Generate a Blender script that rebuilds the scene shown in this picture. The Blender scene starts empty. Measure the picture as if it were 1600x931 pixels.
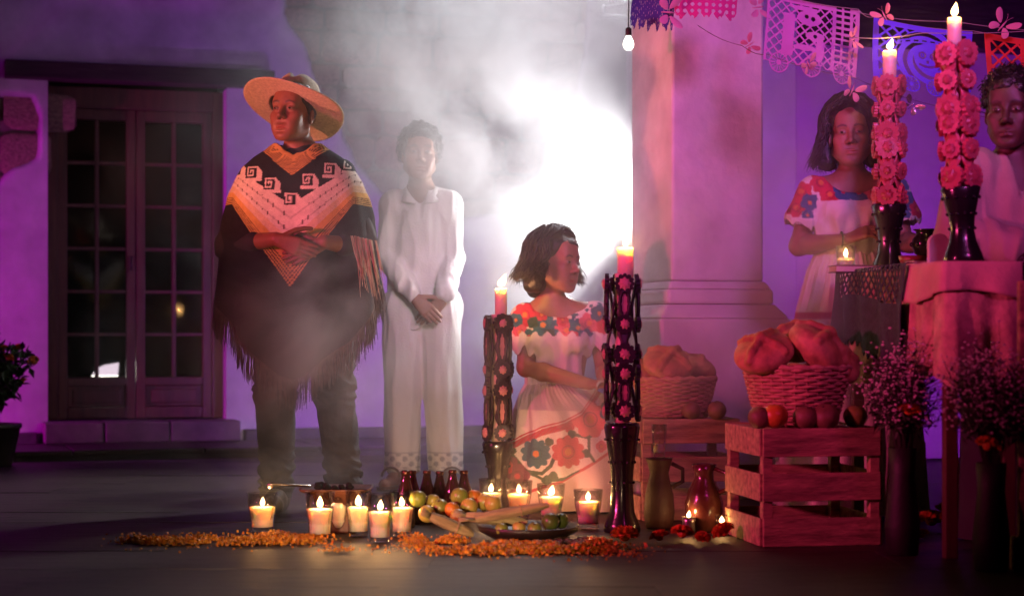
import bpy, math, random
import numpy as np
from mathutils import Vector, Matrix, Euler
R = math.radians
PI = math.pi
random.seed(7)
rng = np.random.default_rng(7)
scene = bpy.context.scene
COL = scene.collection

# ------------------------------------------------------------------ camera
H_EYE = 0.70
FPX = 2900.0
cam_d = bpy.data.cameras.new("camera")
cam = bpy.data.objects.new("camera", cam_d)
COL.objects.link(cam)
cam.location = (0, 0, H_EYE)
cam.rotation_euler = (R(90), 0, 0)
cam_d.sensor_width = 36.0
cam_d.lens = 36.0 * FPX / 1600.0
cam_d.shift_y = (523 - 465.5) / 1600.0
cam_d.clip_start = 0.05
cam_d.clip_end = 400
cam_d.dof.use_dof = True
cam_d.dof.focus_distance = 7.35
cam_d.dof.aperture_fstop = 2.2
scene.camera = cam

# ------------------------------------------------------------------ render + colour
scene.view_settings.view_transform = 'Standard'
scene.view_settings.look = 'None'
scene.view_settings.exposure = 0.0
scene.view_settings.gamma = 1.0
scene.render.engine = 'CYCLES'
cy = scene.cycles
cy.use_denoising = True
cy.max_bounces = 6
cy.diffuse_bounces = 2
cy.glossy_bounces = 2
cy.transmission_bounces = 4
cy.transparent_max_bounces = 14
cy.volume_bounces = 0
cy.volume_step_rate = 1.0
cy.volume_max_steps = 160
cy.sample_clamp_indirect = 4.0
cy.caustics_reflective = False
cy.caustics_refractive = False

# ------------------------------------------------------------------ night sky
world = bpy.data.worlds.new("World")
scene.world = world
world.use_nodes = True
wn = world.node_tree
sky = wn.nodes.new('ShaderNodeTexSky')
sky.sky_type = 'NISHITA'
sky.sun_disc = False
sky.sun_elevation = R(-8)
sky.sun_rotation = R(200)
bg = wn.nodes['Background']
bg.inputs['Strength'].default_value = 0.012
wn.links.new(sky.outputs[0], bg.inputs['Color'])

# ------------------------------------------------------------------ stage lamps of the event and added fill spots
def aim(o, target):
    d = Vector(target) - o.location
    o.rotation_euler = d.to_track_quat('-Z', 'Y').to_euler()

def spot(name, loc, target, power, col, cone=60, blend=0.5, radius=0.06):
    l = bpy.data.lights.new(name, 'SPOT')
    l.energy = power
    l.color = col
    l.spot_size = R(cone)
    l.spot_blend = blend
    l.shadow_soft_size = radius
    o = bpy.data.objects.new(name, l)
    COL.objects.link(o)
    o.location = loc
    aim(o, target)
    return o

def point(name, loc, power, col, radius=0.02, parent=None):
    l = bpy.data.lights.new(name, 'POINT')
    l.energy = power
    l.color = col
    l.shadow_soft_size = radius
    o = bpy.data.objects.new(name, l)
    COL.objects.link(o)
    o.location = loc
    if parent:
        o.parent = parent
    return o

def W(px, py, D):
    """A point at photograph position px, py and distance D."""
    return Vector(((px - 800) * D / FPX, D, H_EYE + (523 - py) * D / FPX))

spot("smoke_lamp", (0.70, 8.78, 1.35), (-1.2, 7.6, 1.30), 480, (1.0, 0.98, 0.97), cone=118, blend=1.0, radius=0.08)
spot("high_back_fill", (0.75, 9.9, 3.9), (-0.55, 8.3, 1.3), 900, (0.95, 0.95, 1.0), cone=60, blend=1.0, radius=0.10)  # added unseen spot, evens out the light in the upper smoke
spot("magenta_floor_lamp", (-4.85, 9.85, 0.5), (-2.6, 11.2, 0.8), 320, (0.74, 0.004, 0.74), cone=76, blend=0.8)
spot("violet_wall_lamp", (-2.05, 10.5, 4.3), (-1.9, 11.3, 1.0), 28, (0.40, 0.02, 0.7), cone=110, blend=0.8)
spot("violet_centre_fill", (-0.50, 10.2, 0.45), (-0.75, 11.8, 0.85), 85, (0.40, 0.10, 0.9), cone=125, blend=0.9)  # added spot hidden behind the young man, tints the wall violet
spot("red_side_lamp", (-4.2, 3.5, 1.6), (1.5, 7.3, 1.15), 1050, (1.0, 0.055, 0.25), cone=37, blend=0.6, radius=0.15)
spot("amber_side_lamp", (-3.9, 5.4, 1.25), (-0.95, 7.35, 1.52), 600, (1.0, 0.24, 0.14), cone=19, blend=0.9)
spot("magenta_front_lamp", (2.2, 1.2, 3.4), (1.05, 7.6, 1.2), 540, (1.0, 0.035, 0.42), cone=29, blend=0.9, radius=0.5)
spot("lilac_fill_lamp", (1.6, 2.0, 3.3), (0.95, 8.0, 1.45), 900, (0.62, 0.25, 1.0), cone=28, blend=1.0, radius=0.5)  # added off-camera fill for the mauve on pillar and haze
spot("violet_niche_lamp", (3.0, 8.2, 0.4), (2.2, 10.8, 1.6), 130, (0.42, 0.0, 1.0), cone=110, blend=0.8)
spot("warm_front_fill", (-0.6, 2.2, 2.3), (-0.85, 7.3, 1.35), 75, (1.0, 0.78, 0.62), cone=15, blend=1.0, radius=0.2)  # added off-camera fill on the man in the poncho
spot("low_amber_fill", (-0.95, 1.6, 0.42), (-0.42, 6.2, -0.12), 860, (1.0, 0.62, 0.36), cone=20, blend=0.9, radius=0.12)  # added low fill, brightens petals, wax and fruit from the front
spot("white_front_fill", (1.0, 2.5, 2.6), (-0.40, 8.5, 1.12), 620, (1.0, 0.95, 0.93), cone=10.5, blend=0.9, radius=0.15)  # added narrow spot, whitens the clothes of the young man


# ------------------------------------------------------------------ object helpers
MATS = {}
def nd(nt, kind, **kw):
    n = nt.nodes.new(kind)
    for k, v in kw.items():
        if k in n.inputs:
            n.inputs[k].default_value = v
        else:
            setattr(n, k, v)
    return n

def pmat(name, col=(0.5, 0.5, 0.5), rough=0.6, var=0.18, vscale=9.0, bump=0.15, bscale=60.0,
         metal=0.0, sss=0.0, ssr=0.01, coat=0.0, vcol=False, spec=0.5, stretch=(1, 1, 1), sheen=0.0):
    if name in MATS:
        return MATS[name]
    m = bpy.data.materials.new(name)
    m.use_nodes = True
    nt = m.node_tree
    b = nt.nodes['Principled BSDF']
    b.inputs['Roughness'].default_value = rough
    b.inputs['Metallic'].default_value = metal
    b.inputs['Specular IOR Level'].default_value = spec
    if sss:
        b.inputs['Subsurface Weight'].default_value = sss
        b.inputs['Subsurface Radius'].default_value = (1.0, 0.4, 0.2) if name == 'skin' else (1.0, 0.7, 0.45)
        b.inputs['Subsurface Scale'].default_value = ssr
    if coat:
        b.inputs['Coat Weight'].default_value = coat
        b.inputs['Coat Roughness'].default_value = 0.08
    if sheen:
        b.inputs['Sheen Weight'].default_value = sheen
    tc = nt.nodes.new('ShaderNodeTexCoord')
    mp = nt.nodes.new('ShaderNodeMapping')
    mp.inputs['Scale'].default_value = stretch
    nt.links.new(tc.outputs['Object'], mp.inputs['Vector'])
    n1 = nd(nt, 'ShaderNodeTexNoise', Scale=vscale, Detail=4.0, Roughness=0.6)
    nt.links.new(mp.outputs[0], n1.inputs['Vector'])
    rm = nt.nodes.new('ShaderNodeMapRange')
    rm.inputs['From Min'].default_value = 0.25
    rm.inputs['From Max'].default_value = 0.75
    rm.inputs['To Min'].default_value = 1 - var * 1.3
    rm.inputs['To Max'].default_value = 1 + var
    nt.links.new(n1.outputs['Fac'], rm.inputs['Value'])
    mx = nt.nodes.new('ShaderNodeVectorMath')
    mx.operation = 'SCALE'
    if vcol:
        at = nt.nodes.new('ShaderNodeAttribute')
        at.attribute_name = 'Col'
        nt.links.new(at.outputs['Color'], mx.inputs[0])
    else:
        mx.inputs[0].default_value = col[:3]
    nt.links.new(rm.outputs[0], mx.inputs['Scale'])
    nt.links.new(mx.outputs[0], b.inputs['Base Color'])
    if bump:
        n2 = nd(nt, 'ShaderNodeTexNoise', Scale=bscale, Detail=3.0)
        nt.links.new(mp.outputs[0], n2.inputs['Vector'])
        bp = nd(nt, 'ShaderNodeBump', Strength=bump, Distance=0.01)
        nt.links.new(n2.outputs['Fac'], bp.inputs['Height'])
        nt.links.new(bp.outputs[0], b.inputs['Normal'])
    MATS[name] = m
    return m

def emat(name, col, strength):
    if name in MATS:
        return MATS[name]
    m = bpy.data.materials.new(name)
    m.use_nodes = True
    nt = m.node_tree
    nt.nodes.remove(nt.nodes['Principled BSDF'])
    e = nd(nt, 'ShaderNodeEmission', Strength=strength)
    e.inputs['Color'].default_value = (*col, 1)
    nt.links.new(e.outputs[0], nt.nodes['Material Output'].inputs['Surface'])
    MATS[name] = m
    return m

def flame_mat():
    if 'flame' in MATS:
        return MATS['flame']
    m = bpy.data.materials.new('flame')
    m.use_nodes = True
    nt = m.node_tree
    nt.nodes.remove(nt.nodes['Principled BSDF'])
    e = nd(nt, 'ShaderNodeEmission', Strength=9.0)
    tc = nt.nodes.new('ShaderNodeTexCoord')
    sp = nt.nodes.new('ShaderNodeSeparateXYZ')
    nt.links.new(tc.outputs['Generated'], sp.inputs[0])
    cr = nt.nodes.new('ShaderNodeValToRGB')
    cr.color_ramp.elements[0].color = (1.0, 0.55, 0.18, 1)
    cr.color_ramp.elements[1].color = (1.0, 0.5, 0.16, 1)
    el = cr.color_ramp.elements.new(0.4)
    el.color = (1.0, 0.74, 0.36, 1)
    nt.links.new(sp.outputs['Z'], cr.inputs[0])
    nt.links.new(cr.outputs[0], e.inputs['Color'])
    t = nt.nodes.new('ShaderNodeBsdfTransparent')
    a = nt.nodes.new('ShaderNodeAddShader')
    nt.links.new(e.outputs[0], a.inputs[0])
    nt.links.new(t.outputs[0], a.inputs[1])
    nt.links.new(a.outputs[0], nt.nodes['Material Output'].inputs['Surface'])
    MATS['flame'] = m
    return m

def glass_mat(name='clear_glass', tint=(0.95, 0.95, 0.95), rough=0.03, base=0.04):
    if name in MATS:
        return MATS[name]
    m = bpy.data.materials.new(name)
    m.use_nodes = True
    nt = m.node_tree
    nt.nodes.remove(nt.nodes['Principled BSDF'])
    t = nt.nodes.new('ShaderNodeBsdfTransparent')
    t.inputs['Color'].default_value = (*tint, 1)
    g = nd(nt, 'ShaderNodeBsdfGlossy', Roughness=rough)
    lw = nd(nt, 'ShaderNodeLayerWeight', Blend=0.25)
    mr = nt.nodes.new('ShaderNodeMapRange')
    mr.inputs['To Min'].default_value = base
    mr.inputs['To Max'].default_value = 0.55
    nt.links.new(lw.outputs['Fresnel'], mr.inputs['Value'])
    mx = nt.nodes.new('ShaderNodeMixShader')
    nt.links.new(mr.outputs[0], mx.inputs[0])
    nt.links.new(t.outputs[0], mx.inputs[1])
    nt.links.new(g.outputs[0], mx.inputs[2])
    nt.links.new(mx.outputs[0], nt.nodes['Material Output'].inputs['Surface'])
    MATS[name] = m
    return m

def tag(o, label=None, cat=None, group=None, kind=None):
    if label: o['label'] = label
    if cat:
        o['category'] = cat
        o['kind'] = 'thing'
    if group: o['group'] = group
    if kind: o['kind'] = kind
    return o

def thing(name, label, cat, loc=(0, 0, 0), rz=0.0, group=None):
    o = bpy.data.objects.new(name, None)
    o.empty_display_size = 0.1
    COL.objects.link(o)
    o.location = loc
    o.rotation_euler = (0, 0, rz)
    return tag(o, label, cat, group)

def mesh_obj(name, me, parent=None):
    o = bpy.data.objects.new(name, me)
    COL.objects.link(o)
    if parent is not None:
        o.parent = parent
    return o

def dup(o, loc=None, rz=None, label=None, parent=None):
    c = o.copy()
    COL.objects.link(c)
    if parent is not None:
        c.parent = parent
    if loc is not None: c.location = loc
    if rz is not None: c.rotation_euler = (0, 0, rz)
    if label: c['label'] = label
    for ch in list(o.children):
        dup(ch, parent=c)
    return c

class MB:
    """Collects shapes into one mesh."""
    def __init__(s):
        s.v = []; s.f = []; s.mi = []; s.c = []; s.col = None; s.m = 0
    def add(s, vs, fs, M=None):
        o = len(s.v)
        for p in vs:
            p = Vector(p)
            if M is not None: p = M @ p
            s.v.append(p)
            if s.col is not None: s.c.append(s.col)
        for f in fs:
            s.f.append(tuple(i + o for i in f)); s.mi.append(s.m)
        return s
    def box(s, c, size, M=None, taper=1.0):
        x, y, z = size[0] / 2, size[1] / 2, size[2] / 2
        vs = []
        for dz in (-1, 1):
            k = 1.0 if dz < 0 else taper
            for dx, dy in ((-1, -1), (1, -1), (1, 1), (-1, 1)):
                vs.append((c[0] + dx * x * k, c[1] + dy * y * k, c[2] + dz * z))
        return s.add(vs, [(0, 3, 2, 1), (4, 5, 6, 7), (0, 1, 5, 4), (1, 2, 6, 5), (2, 3, 7, 6), (3, 0, 4, 7)], M)
    def lathe(s, prof, seg=20, c=(0, 0, 0), M=None, wob=None):
        vs = []; fs = []
        n = len(prof)
        for i, (r, z) in enumerate(prof):
            for k in range(seg):
                a = 2 * PI * k / seg
                rr = r * (wob(a, z) if wob else 1)
                vs.append((c[0] + rr * math.cos(a), c[1] + rr * math.sin(a), c[2] + z))
        for i in range(n - 1):
            for k in range(seg):
                k2 = (k + 1) % seg
                fs.append((i * seg + k, i * seg + k2, (i + 1) * seg + k2, (i + 1) * seg + k))
        if prof[0][0] > 1e-5: fs.append(tuple(range(seg - 1, -1, -1)))
        if prof[-1][0] > 1e-5: fs.append(tuple((n - 1) * seg + k for k in range(seg)))
        return s.add(vs, fs, M)
    def tube(s, pts, rads, seg=8, cap=True, M=None):
        pts = [Vector(p) for p in pts]
        if not hasattr(rads, '__len__'): rads = [rads] * len(pts)
        vs = []; fs = []
        up = None
        n = len(pts)
        for i, p in enumerate(pts):
            t = (pts[min(i + 1, n - 1)] - pts[max(i - 1, 0)])
            if t.length < 1e-9: t = Vector((0, 0, 1))
            t.normalize()
            if up is None:
                up = Vector((0, 0, 1)) if abs(t.z) < 0.9 else Vector((1, 0, 0))
            a = t.cross(up)
            if a.length < 1e-6: a = t.orthogonal()
            a.normalize()
            b = a.cross(t)
            up = b
            for k in range(seg):
                q = 2 * PI * k / seg
                vs.append(p + (a * math.cos(q) + b * math.sin(q)) * rads[i])
        for i in range(n - 1):
            for k in range(seg):
                k2 = (k + 1) % seg
                fs.append((i * seg + k, i * seg + k2, (i + 1) * seg + k2, (i + 1) * seg + k))
        if cap and seg > 2:
            fs.append(tuple(range(seg - 1, -1, -1)))
            fs.append(tuple((n - 1) * seg + k for k in range(seg)))
        return s.add(vs, fs, M)
    def ball(s, c, r, seg=14, rings=9, M=None, fn=None):
        if not hasattr(r, '__len__'): r = (r, r, r)
        vs = [(c[0], c[1], c[2] - r[2])]; fs = []
        for i in range(1, rings):
            ph = -PI / 2 + PI * i / rings
            for k in range(seg):
                a = 2 * PI * k / seg
                d = (math.cos(ph) * math.cos(a), math.cos(ph) * math.sin(a), math.sin(ph))
                q = fn(d) if fn else 1.0
                vs.append((c[0] + r[0] * d[0] * q, c[1] + r[1] * d[1] * q, c[2] + r[2] * d[2] * q))
        vs.append((c[0], c[1], c[2] + r[2] * (fn((0, 0, 1)) if fn else 1)))
        top = len(vs) - 1
        for k in range(seg):
            k2 = (k + 1) % seg
            fs.append((0, 1 + k2, 1 + k))
            for i in range(rings - 2):
                fs.append((1 + i * seg + k, 1 + i * seg + k2, 1 + (i + 1) * seg + k2, 1 + (i + 1) * seg + k))
            fs.append((1 + (rings - 2) * seg + k, 1 + (rings - 2) * seg + k2, top))
        return s.add(vs, fs, M)
    def grid(s, fn, nu, nv, closed=False, M=None):
        vs = []; fs = []
        for j in range(nv):
            for i in range(nu):
                vs.append(fn(i / (nu if closed else nu - 1), j / (nv - 1)))
        for j in range(nv - 1):
            for i in range(nu if closed else nu - 1):
                i2 = (i + 1) % nu
                fs.append((j * nu + i, j * nu + i2, (j + 1) * nu + i2, (j + 1) * nu + i))
        return s.add(vs, fs, M)
    def build(s, name, mat, parent=None, smooth=True, bevel=0.0, thick=0.0, loc=None, sub=0):
        me = bpy.data.meshes.new(name)
        me.from_pydata([tuple(p) for p in s.v], [], s.f)
        mats = mat if isinstance(mat, (list, tuple)) else [mat]
        for m in mats: me.materials.append(m)
        if len(mats) > 1:
            me.polygons.foreach_set('material_index', s.mi)
        if s.c and len(s.c) == len(s.v):
            set_cols(me, np.array(s.c))
        if smooth:
            me.polygons.foreach_set('use_smooth', [True] * len(me.polygons))
        me.update()
        o = mesh_obj(name, me, parent)
        if loc is not None: o.location = loc
        if thick:
            md = o.modifiers.new('solid', 'SOLIDIFY'); md.thickness = thick; md.offset = 0
        if bevel:
            md = o.modifiers.new('bevel', 'BEVEL'); md.width = bevel; md.segments = 2; md.limit_method = 'ANGLE'
        if sub:
            md = o.modifiers.new('sub', 'SUBSURF'); md.levels = sub; md.render_levels = sub
        return o

def set_cols(me, c):
    a = me.color_attributes.new('Col', 'FLOAT_COLOR', 'POINT')
    if c.shape[1] == 3:
        c = np.concatenate([c, np.ones((len(c), 1))], 1)
    a.data.foreach_set('color', np.ascontiguousarray(c, dtype=np.float32).ravel())

def np_mesh(name, V, F, mat, parent=None, cols=None, smooth=True):
    me = bpy.data.meshes.new(name)
    V = np.ascontiguousarray(V, dtype=np.float32); F = np.ascontiguousarray(F, dtype=np.int32)
    k = F.shape[1]
    me.vertices.add(len(V)); me.vertices.foreach_set('co', V.ravel())
    me.loops.add(F.size); me.loops.foreach_set('vertex_index', F.ravel())
    me.polygons.add(len(F))
    me.polygons.foreach_set('loop_start', np.arange(0, F.size, k, dtype=np.int32))
    if smooth: me.polygons.foreach_set('use_smooth', np.ones(len(F), dtype=bool))
    me.update(calc_edges=True)
    me.validate()
    me.materials.append(mat)
    if cols is not None: set_cols(me, cols)
    return mesh_obj(name, me, parent)

# ------------------------------------------------------------------ noise for modelling
def _hash(i, j, k, seed):
    n = (i * 374761393 + j * 668265263 + k * 2147483647 + seed * 974711) & 0xffffffff
    n = ((n ^ (n >> 13)) * 1274126177) & 0xffffffff
    n = (n ^ (n >> 16)) & 0xffff
    return n / 65535.0

def vnoise(P, scale=1.0, seed=0, octaves=2):
    """Smooth value noise, -1..1, on an (N,3) array."""
    P = np.asarray(P, dtype=np.float64) * scale
    tot = np.zeros(P.shape[0]); amp = 1.0; norm = 0
    for o in range(octaves):
        I = np.floor(P).astype(np.int64); f = P - I
        f = f * f * (3 - 2 * f)
        r = 0
        for dx in (0, 1):
            for dy in (0, 1):
                for dz in (0, 1):
                    w = (f[:, 0] if dx else 1 - f[:, 0]) * (f[:, 1] if dy else 1 - f[:, 1]) * (f[:, 2] if dz else 1 - f[:, 2])
                    r = r + w * _hash(I[:, 0] + dx, I[:, 1] + dy, I[:, 2] + dz, seed + o * 17)
        tot += amp * (r * 2 - 1); norm += amp
        amp *= 0.5; P = P * 2.03
    return tot / norm

# ------------------------------------------------------------------ blended solids (figures, breads, clothing)
class Solid:
    def __init__(s, lo, hi, h):
        s.lo = np.array(lo, float); s.h = h
        s.n = np.ceil((np.array(hi) - s.lo) / h).astype(int) + 1
        s.d = np.full(s.n, 9.0, dtype=np.float32)
    def _win(s, lo, hi, m):
        a = np.clip(np.floor((np.array(lo) - m - s.lo) / s.h).astype(int), 0, s.n)
        b = np.clip(np.ceil((np.array(hi) + m - s.lo) / s.h).astype(int) + 1, 0, s.n)
        return a, b
    def _put(s, fn, lo, hi, k, op):
        a, b = s._win(lo, hi, max(k, 3 * s.h) + 0.012)
        if np.any(b <= a): return
        ax = [(s.lo[i] + s.h * np.arange(a[i], b[i])).astype(np.float32) for i in range(3)]
        X = ax[0][:, None, None]; Y = ax[1][None, :, None]; Z = ax[2][None, None, :]
        v = fn(X, Y, Z)
        sl = tuple(slice(a[i], b[i]) for i in range(3))
        o = s.d[sl]
        if op == 'u':
            if k > 0:
                t = np.clip(0.5 + 0.5 * (v - o) / k, 0, 1)
                s.d[sl] = v * (1 - t) + o * t - k * t * (1 - t)
            else:
                s.d[sl] = np.minimum(o, v)
        elif op == 's':
            if k > 0:
                t = np.clip(0.5 - 0.5 * (o + v) / k, 0, 1)
                s.d[sl] = o * (1 - t) - v * t + k * t * (1 - t)
            else:
                s.d[sl] = np.maximum(o, -v)
    def cap(s, a, b, ra, rb=None, k=0.01, flat=None, op='u'):
        """Round cone from a to b; flat = (axis, factor) squeezes it along an axis."""
        a = np.array(a, float); b = np.array(b, float)
        rb = ra if rb is None else rb
        ab = b - a; L = max(ab @ ab, 1e-9)
        lo = np.minimum(a - ra, b - rb); hi = np.maximum(a + ra, b + rb)
        fl = None
        if flat is not None:
            n = np.array(flat[0], float); n /= np.linalg.norm(n); fl = (n, 1.0 / flat[1] - 1)
            if flat[1] > 1:
                lo = lo - max(ra, rb) * (flat[1] - 1); hi = hi + max(ra, rb) * (flat[1] - 1)
        def fn(X, Y, Z):
            x = X - a[0]; y = Y - a[1]; z = Z - a[2]
            t = np.clip((x * ab[0] + y * ab[1] + z * ab[2]) / L, 0, 1)
            x = x - t * ab[0]; y = y - t * ab[1]; z = z - t * ab[2]
            if fl is not None:
                q = (x * fl[0][0] + y * fl[0][1] + z * fl[0][2]) * fl[1]
                x = x + q * fl[0][0]; y = y + q * fl[0][1]; z = z + q * fl[0][2]
            return (np.sqrt(x * x + y * y + z * z) - (ra + t * (rb - ra))).astype(np.float32)
        s._put(fn, lo, hi, k, op)
        return s
    def ell(s, c, r, k=0.01, rot=None, op='u'):
        c = np.array(c, float); r = np.array(r, float)
        Rm = np.eye(3) if rot is None else np.array(rot)
        m = max(r)
        def fn(X, Y, Z):
            x = X - c[0]; y = Y - c[1]; z = Z - c[2]
            u = (Rm[0, 0] * x + Rm[1, 0] * y + Rm[2, 0] * z) / r[0]
            v = (Rm[0, 1] * x + Rm[1, 1] * y + Rm[2, 1] * z) / r[1]
            w = (Rm[0, 2] * x + Rm[1, 2] * y + Rm[2, 2] * z) / r[2]
            k0 = np.sqrt(u * u + v * v + w * w) + 1e-9
            k1 = np.sqrt((u / r[0]) ** 2 + (v / r[1]) ** 2 + (w / r[2]) ** 2) + 1e-9
            return (k0 * (k0 - 1) / k1).astype(np.float32)
        s._put(fn, c - m, c + m, k, op)
        return s
    def field(s, fn):
        """Add fn(points) to the distance near the surface."""
        idx = np.argwhere(np.abs(s.d) < 4 * s.h + 0.02)
        P = s.lo + idx * s.h
        s.d[idx[:, 0], idx[:, 1], idx[:, 2]] += fn(P).astype(np.float32)
        return s
    def cut(s, fn):
        """Intersect with the half space where fn(X,Y,Z) < 0."""
        ax = [(s.lo[i] + s.h * np.arange(s.n[i])).astype(np.float32) for i in range(3)]
        s.d = np.maximum(s.d, fn(ax[0][:, None, None], ax[1][None, :, None], ax[2][None, None, :]).astype(np.float32))
        return s
    def mesh(s):
        d = s.d; nx, ny, nz = d.shape
        ins = d < 0
        cs = [(i, j, k) for i in (0, 1) for j in (0, 1) for k in (0, 1)]
        cnt = np.zeros((nx - 1, ny - 1, nz - 1), dtype=np.int8)
        for (i, j, k) in cs:
            cnt += ins[i:nx - 1 + i, j:ny - 1 + j, k:nz - 1 + k]
        act = np.argwhere((cnt > 0) & (cnt < 8))
        vid = np.full(cnt.shape, -1, dtype=np.int32)
        vid[act[:, 0], act[:, 1], act[:, 2]] = np.arange(len(act))
        val = {c: d[act[:, 0] + c[0], act[:, 1] + c[1], act[:, 2] + c[2]] for c in cs}
        acc = np.zeros((len(act), 3)); num = np.zeros(len(act))
        for c in cs:
            for ax in range(3):
                if c[ax] == 0:
                    e = list(c); e[ax] = 1; e = tuple(e)
                    va, vb = val[c], val[e]
                    cr = (va < 0) != (vb < 0)
                    t = np.where(cr, va / np.where(cr, va - vb, 1), 0)
                    p = np.zeros((len(act), 3)); p[:] = c; p[:, ax] = t
                    acc += p * cr[:, None]; num += cr
        V = s.lo + (act + acc / num[:, None]) * s.h
        F = []
        for ax in range(3):
            u, w = (ax + 1) % 3, (ax + 2) % 3
            n = [nx, ny, nz]
            sa = [slice(None)] * 3; sb = [slice(None)] * 3
            sa[ax] = slice(0, n[ax] - 1); sb[ax] = slice(1, n[ax])
            A = ins[tuple(sa)]; B = ins[tuple(sb)]
            E = np.argwhere(A != B)
            E = E[(E[:, u] > 0) & (E[:, w] > 0) & (E[:, u] < n[u] - 1) & (E[:, w] < n[w] - 1)]
            if not len(E): continue
            fl = A[E[:, 0], E[:, 1], E[:, 2]]
            def at(du, dw):
                q = E.copy(); q[:, u] += du; q[:, w] += dw
                return vid[q[:, 0], q[:, 1], q[:, 2]]
            q = np.stack([at(-1, -1), at(0, -1), at(0, 0), at(-1, 0)], 1)
            q[~fl] = q[~fl][:, ::-1]
            F.append(q)
        F = np.concatenate(F)
        F = F[(F >= 0).all(1)]
        return V, F

# ================================================================== SETTING
PHI = R(18)
WALL0 = Vector((-2.294, 11.37, 0))
M_plaster = pmat('painted_plaster', (0.62, 0.58, 0.60), rough=0.85, var=0.2, vscale=2.2, bump=0.35, bscale=14)
M_stone = pmat('rubble_stone', (0.34, 0.18, 0.15), rough=0.9, var=0.45, vscale=14, bump=0.9, bscale=30)
M_flag = pmat('worn_flagstone', (0.043, 0.029, 0.024), rough=0.55, spec=.35, var=0.6, vscale=5, bump=0.5, bscale=22, stretch=(0.35, 1.4, 1))
M_dirt = pmat('dark_joint', (0.028, 0.024, 0.022), rough=0.9, var=0.3, bump=0.3)
M_wood = pmat('old_red_wood', (0.10, 0.020, 0.017), rough=0.5, var=0.4, vscale=6, bump=0.25, bscale=20, stretch=(4, 4, 0.4))
M_beam = pmat('dark_timber', (0.035, 0.022, 0.018), rough=0.75, var=0.5, vscale=8, bump=0.7, bscale=18, stretch=(0.5, 4, 4))

# ground sheet + flagstones
g = MB().box((0, 10, -0.54), (60, 60, 1.06)).build('ground', M_dirt, smooth=False)
tag(g, kind='structure')
flag_src = []
for q in range(5):
    b = MB()
    rr = random.Random(q)
    n = 5
    # a slab with an uneven outline
    out = []
    for (x0, y0, x1, y1) in ((-.5, -.5, .5, -.5), (.5, -.5, .5, .5), (.5, .5, -.5, .5), (-.5, .5, -.5, -.5)):
        for i in range(n):
            t = i / n
            out.append((x0 + (x1 - x0) * t + rr.uniform(-.012, .012), y0 + (y1 - y0) * t + rr.uniform(-.016, .016)))
    vs = [(x, y, 0.012) for x, y in out] + [(x * .999, y * .999, .02) for x, y in out]
    m = len(out)
    fs = [(i, (i + 1) % m, m + (i + 1) % m, m + i) for i in range(m)] + [tuple(range(m, 2 * m))]
    b.add(vs, fs)
    o = b.build('flagstone', M_flag, g, smooth=False)
    flag_src.append(o.data)
    bpy.data.objects.remove(o)
y = 4.75
row = 0
while y < 10.0:
    d = random.uniform(0.38, 0.56)
    x = -3.3 + random.uniform(-.4, 0)
    while x < 3.3:
        w = random.uniform(0.55, 1.05)
        if abs((x + w / 2)) < 0.30 * (y + d) + 0.35:
            o = mesh_obj('flagstone', random.choice(flag_src), g)
            o.location = (x + w / 2, y + d / 2, -0.021 + random.uniform(-.0012, .0012))
            o.scale = (w + .022, d + .026, 1)
            o.rotation_euler = (0, 0, 0)
        x += w
    y += d
    row += 1

# the wall frame: x along the wall to the right, y into the wall
def wl(t, n, z):
    """wall coordinates -> world (n metres in front of the wall face)"""
    return Vector((WALL0.x + t * math.cos(PHI) + n * math.sin(PHI), WALL0.y + t * math.sin(PHI) - n * math.cos(PHI), z))

DX0, DX1, DZ0, DZ1 = -0.535, 0.545, 0.18, 2.235      # door opening

def patch_depth(x, z):
    """how deep the plaster has fallen off (0..1), irregular outlines"""
    P = np.stack([x, z * 0 + 3.1, z], 1)
    n = vnoise(P, 3.0, 5, 4)
    n2 = vnoise(P, 9.0, 9, 2)
    out = np.zeros(len(x))
    def blob(pts):
        # polygon signed distance (outside positive)
        d = np.full(len(x), 9.0); s = np.ones(len(x))
        m = len(pts)
        for i in range(m):
            ax, az = pts[i]; bx, bz = pts[(i + 1) % m]
            ex, ez = bx - ax, bz - az
            t = np.clip(((x - ax) * ex + (z - az) * ez) / (ex * ex + ez * ez), 0, 1)
            d = np.minimum(d, np.hypot(x - ax - t * ex, z - az - t * ez))
            c1 = z >= az; c2 = z < bz; c3 = ex * (z - az) > ez * (x - ax)
            flip = (c1 & c2 & c3) | (~c1 & ~c2 & ~c3)
            s = np.where(flip, -s, s)
        return s * d + n * 0.03 + n2 * 0.012
    for pts in PATCHES:
        v = blob(pts)
        out = np.maximum(out, np.clip(0.5 - v / 0.022, 0, 1))
    return out

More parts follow.
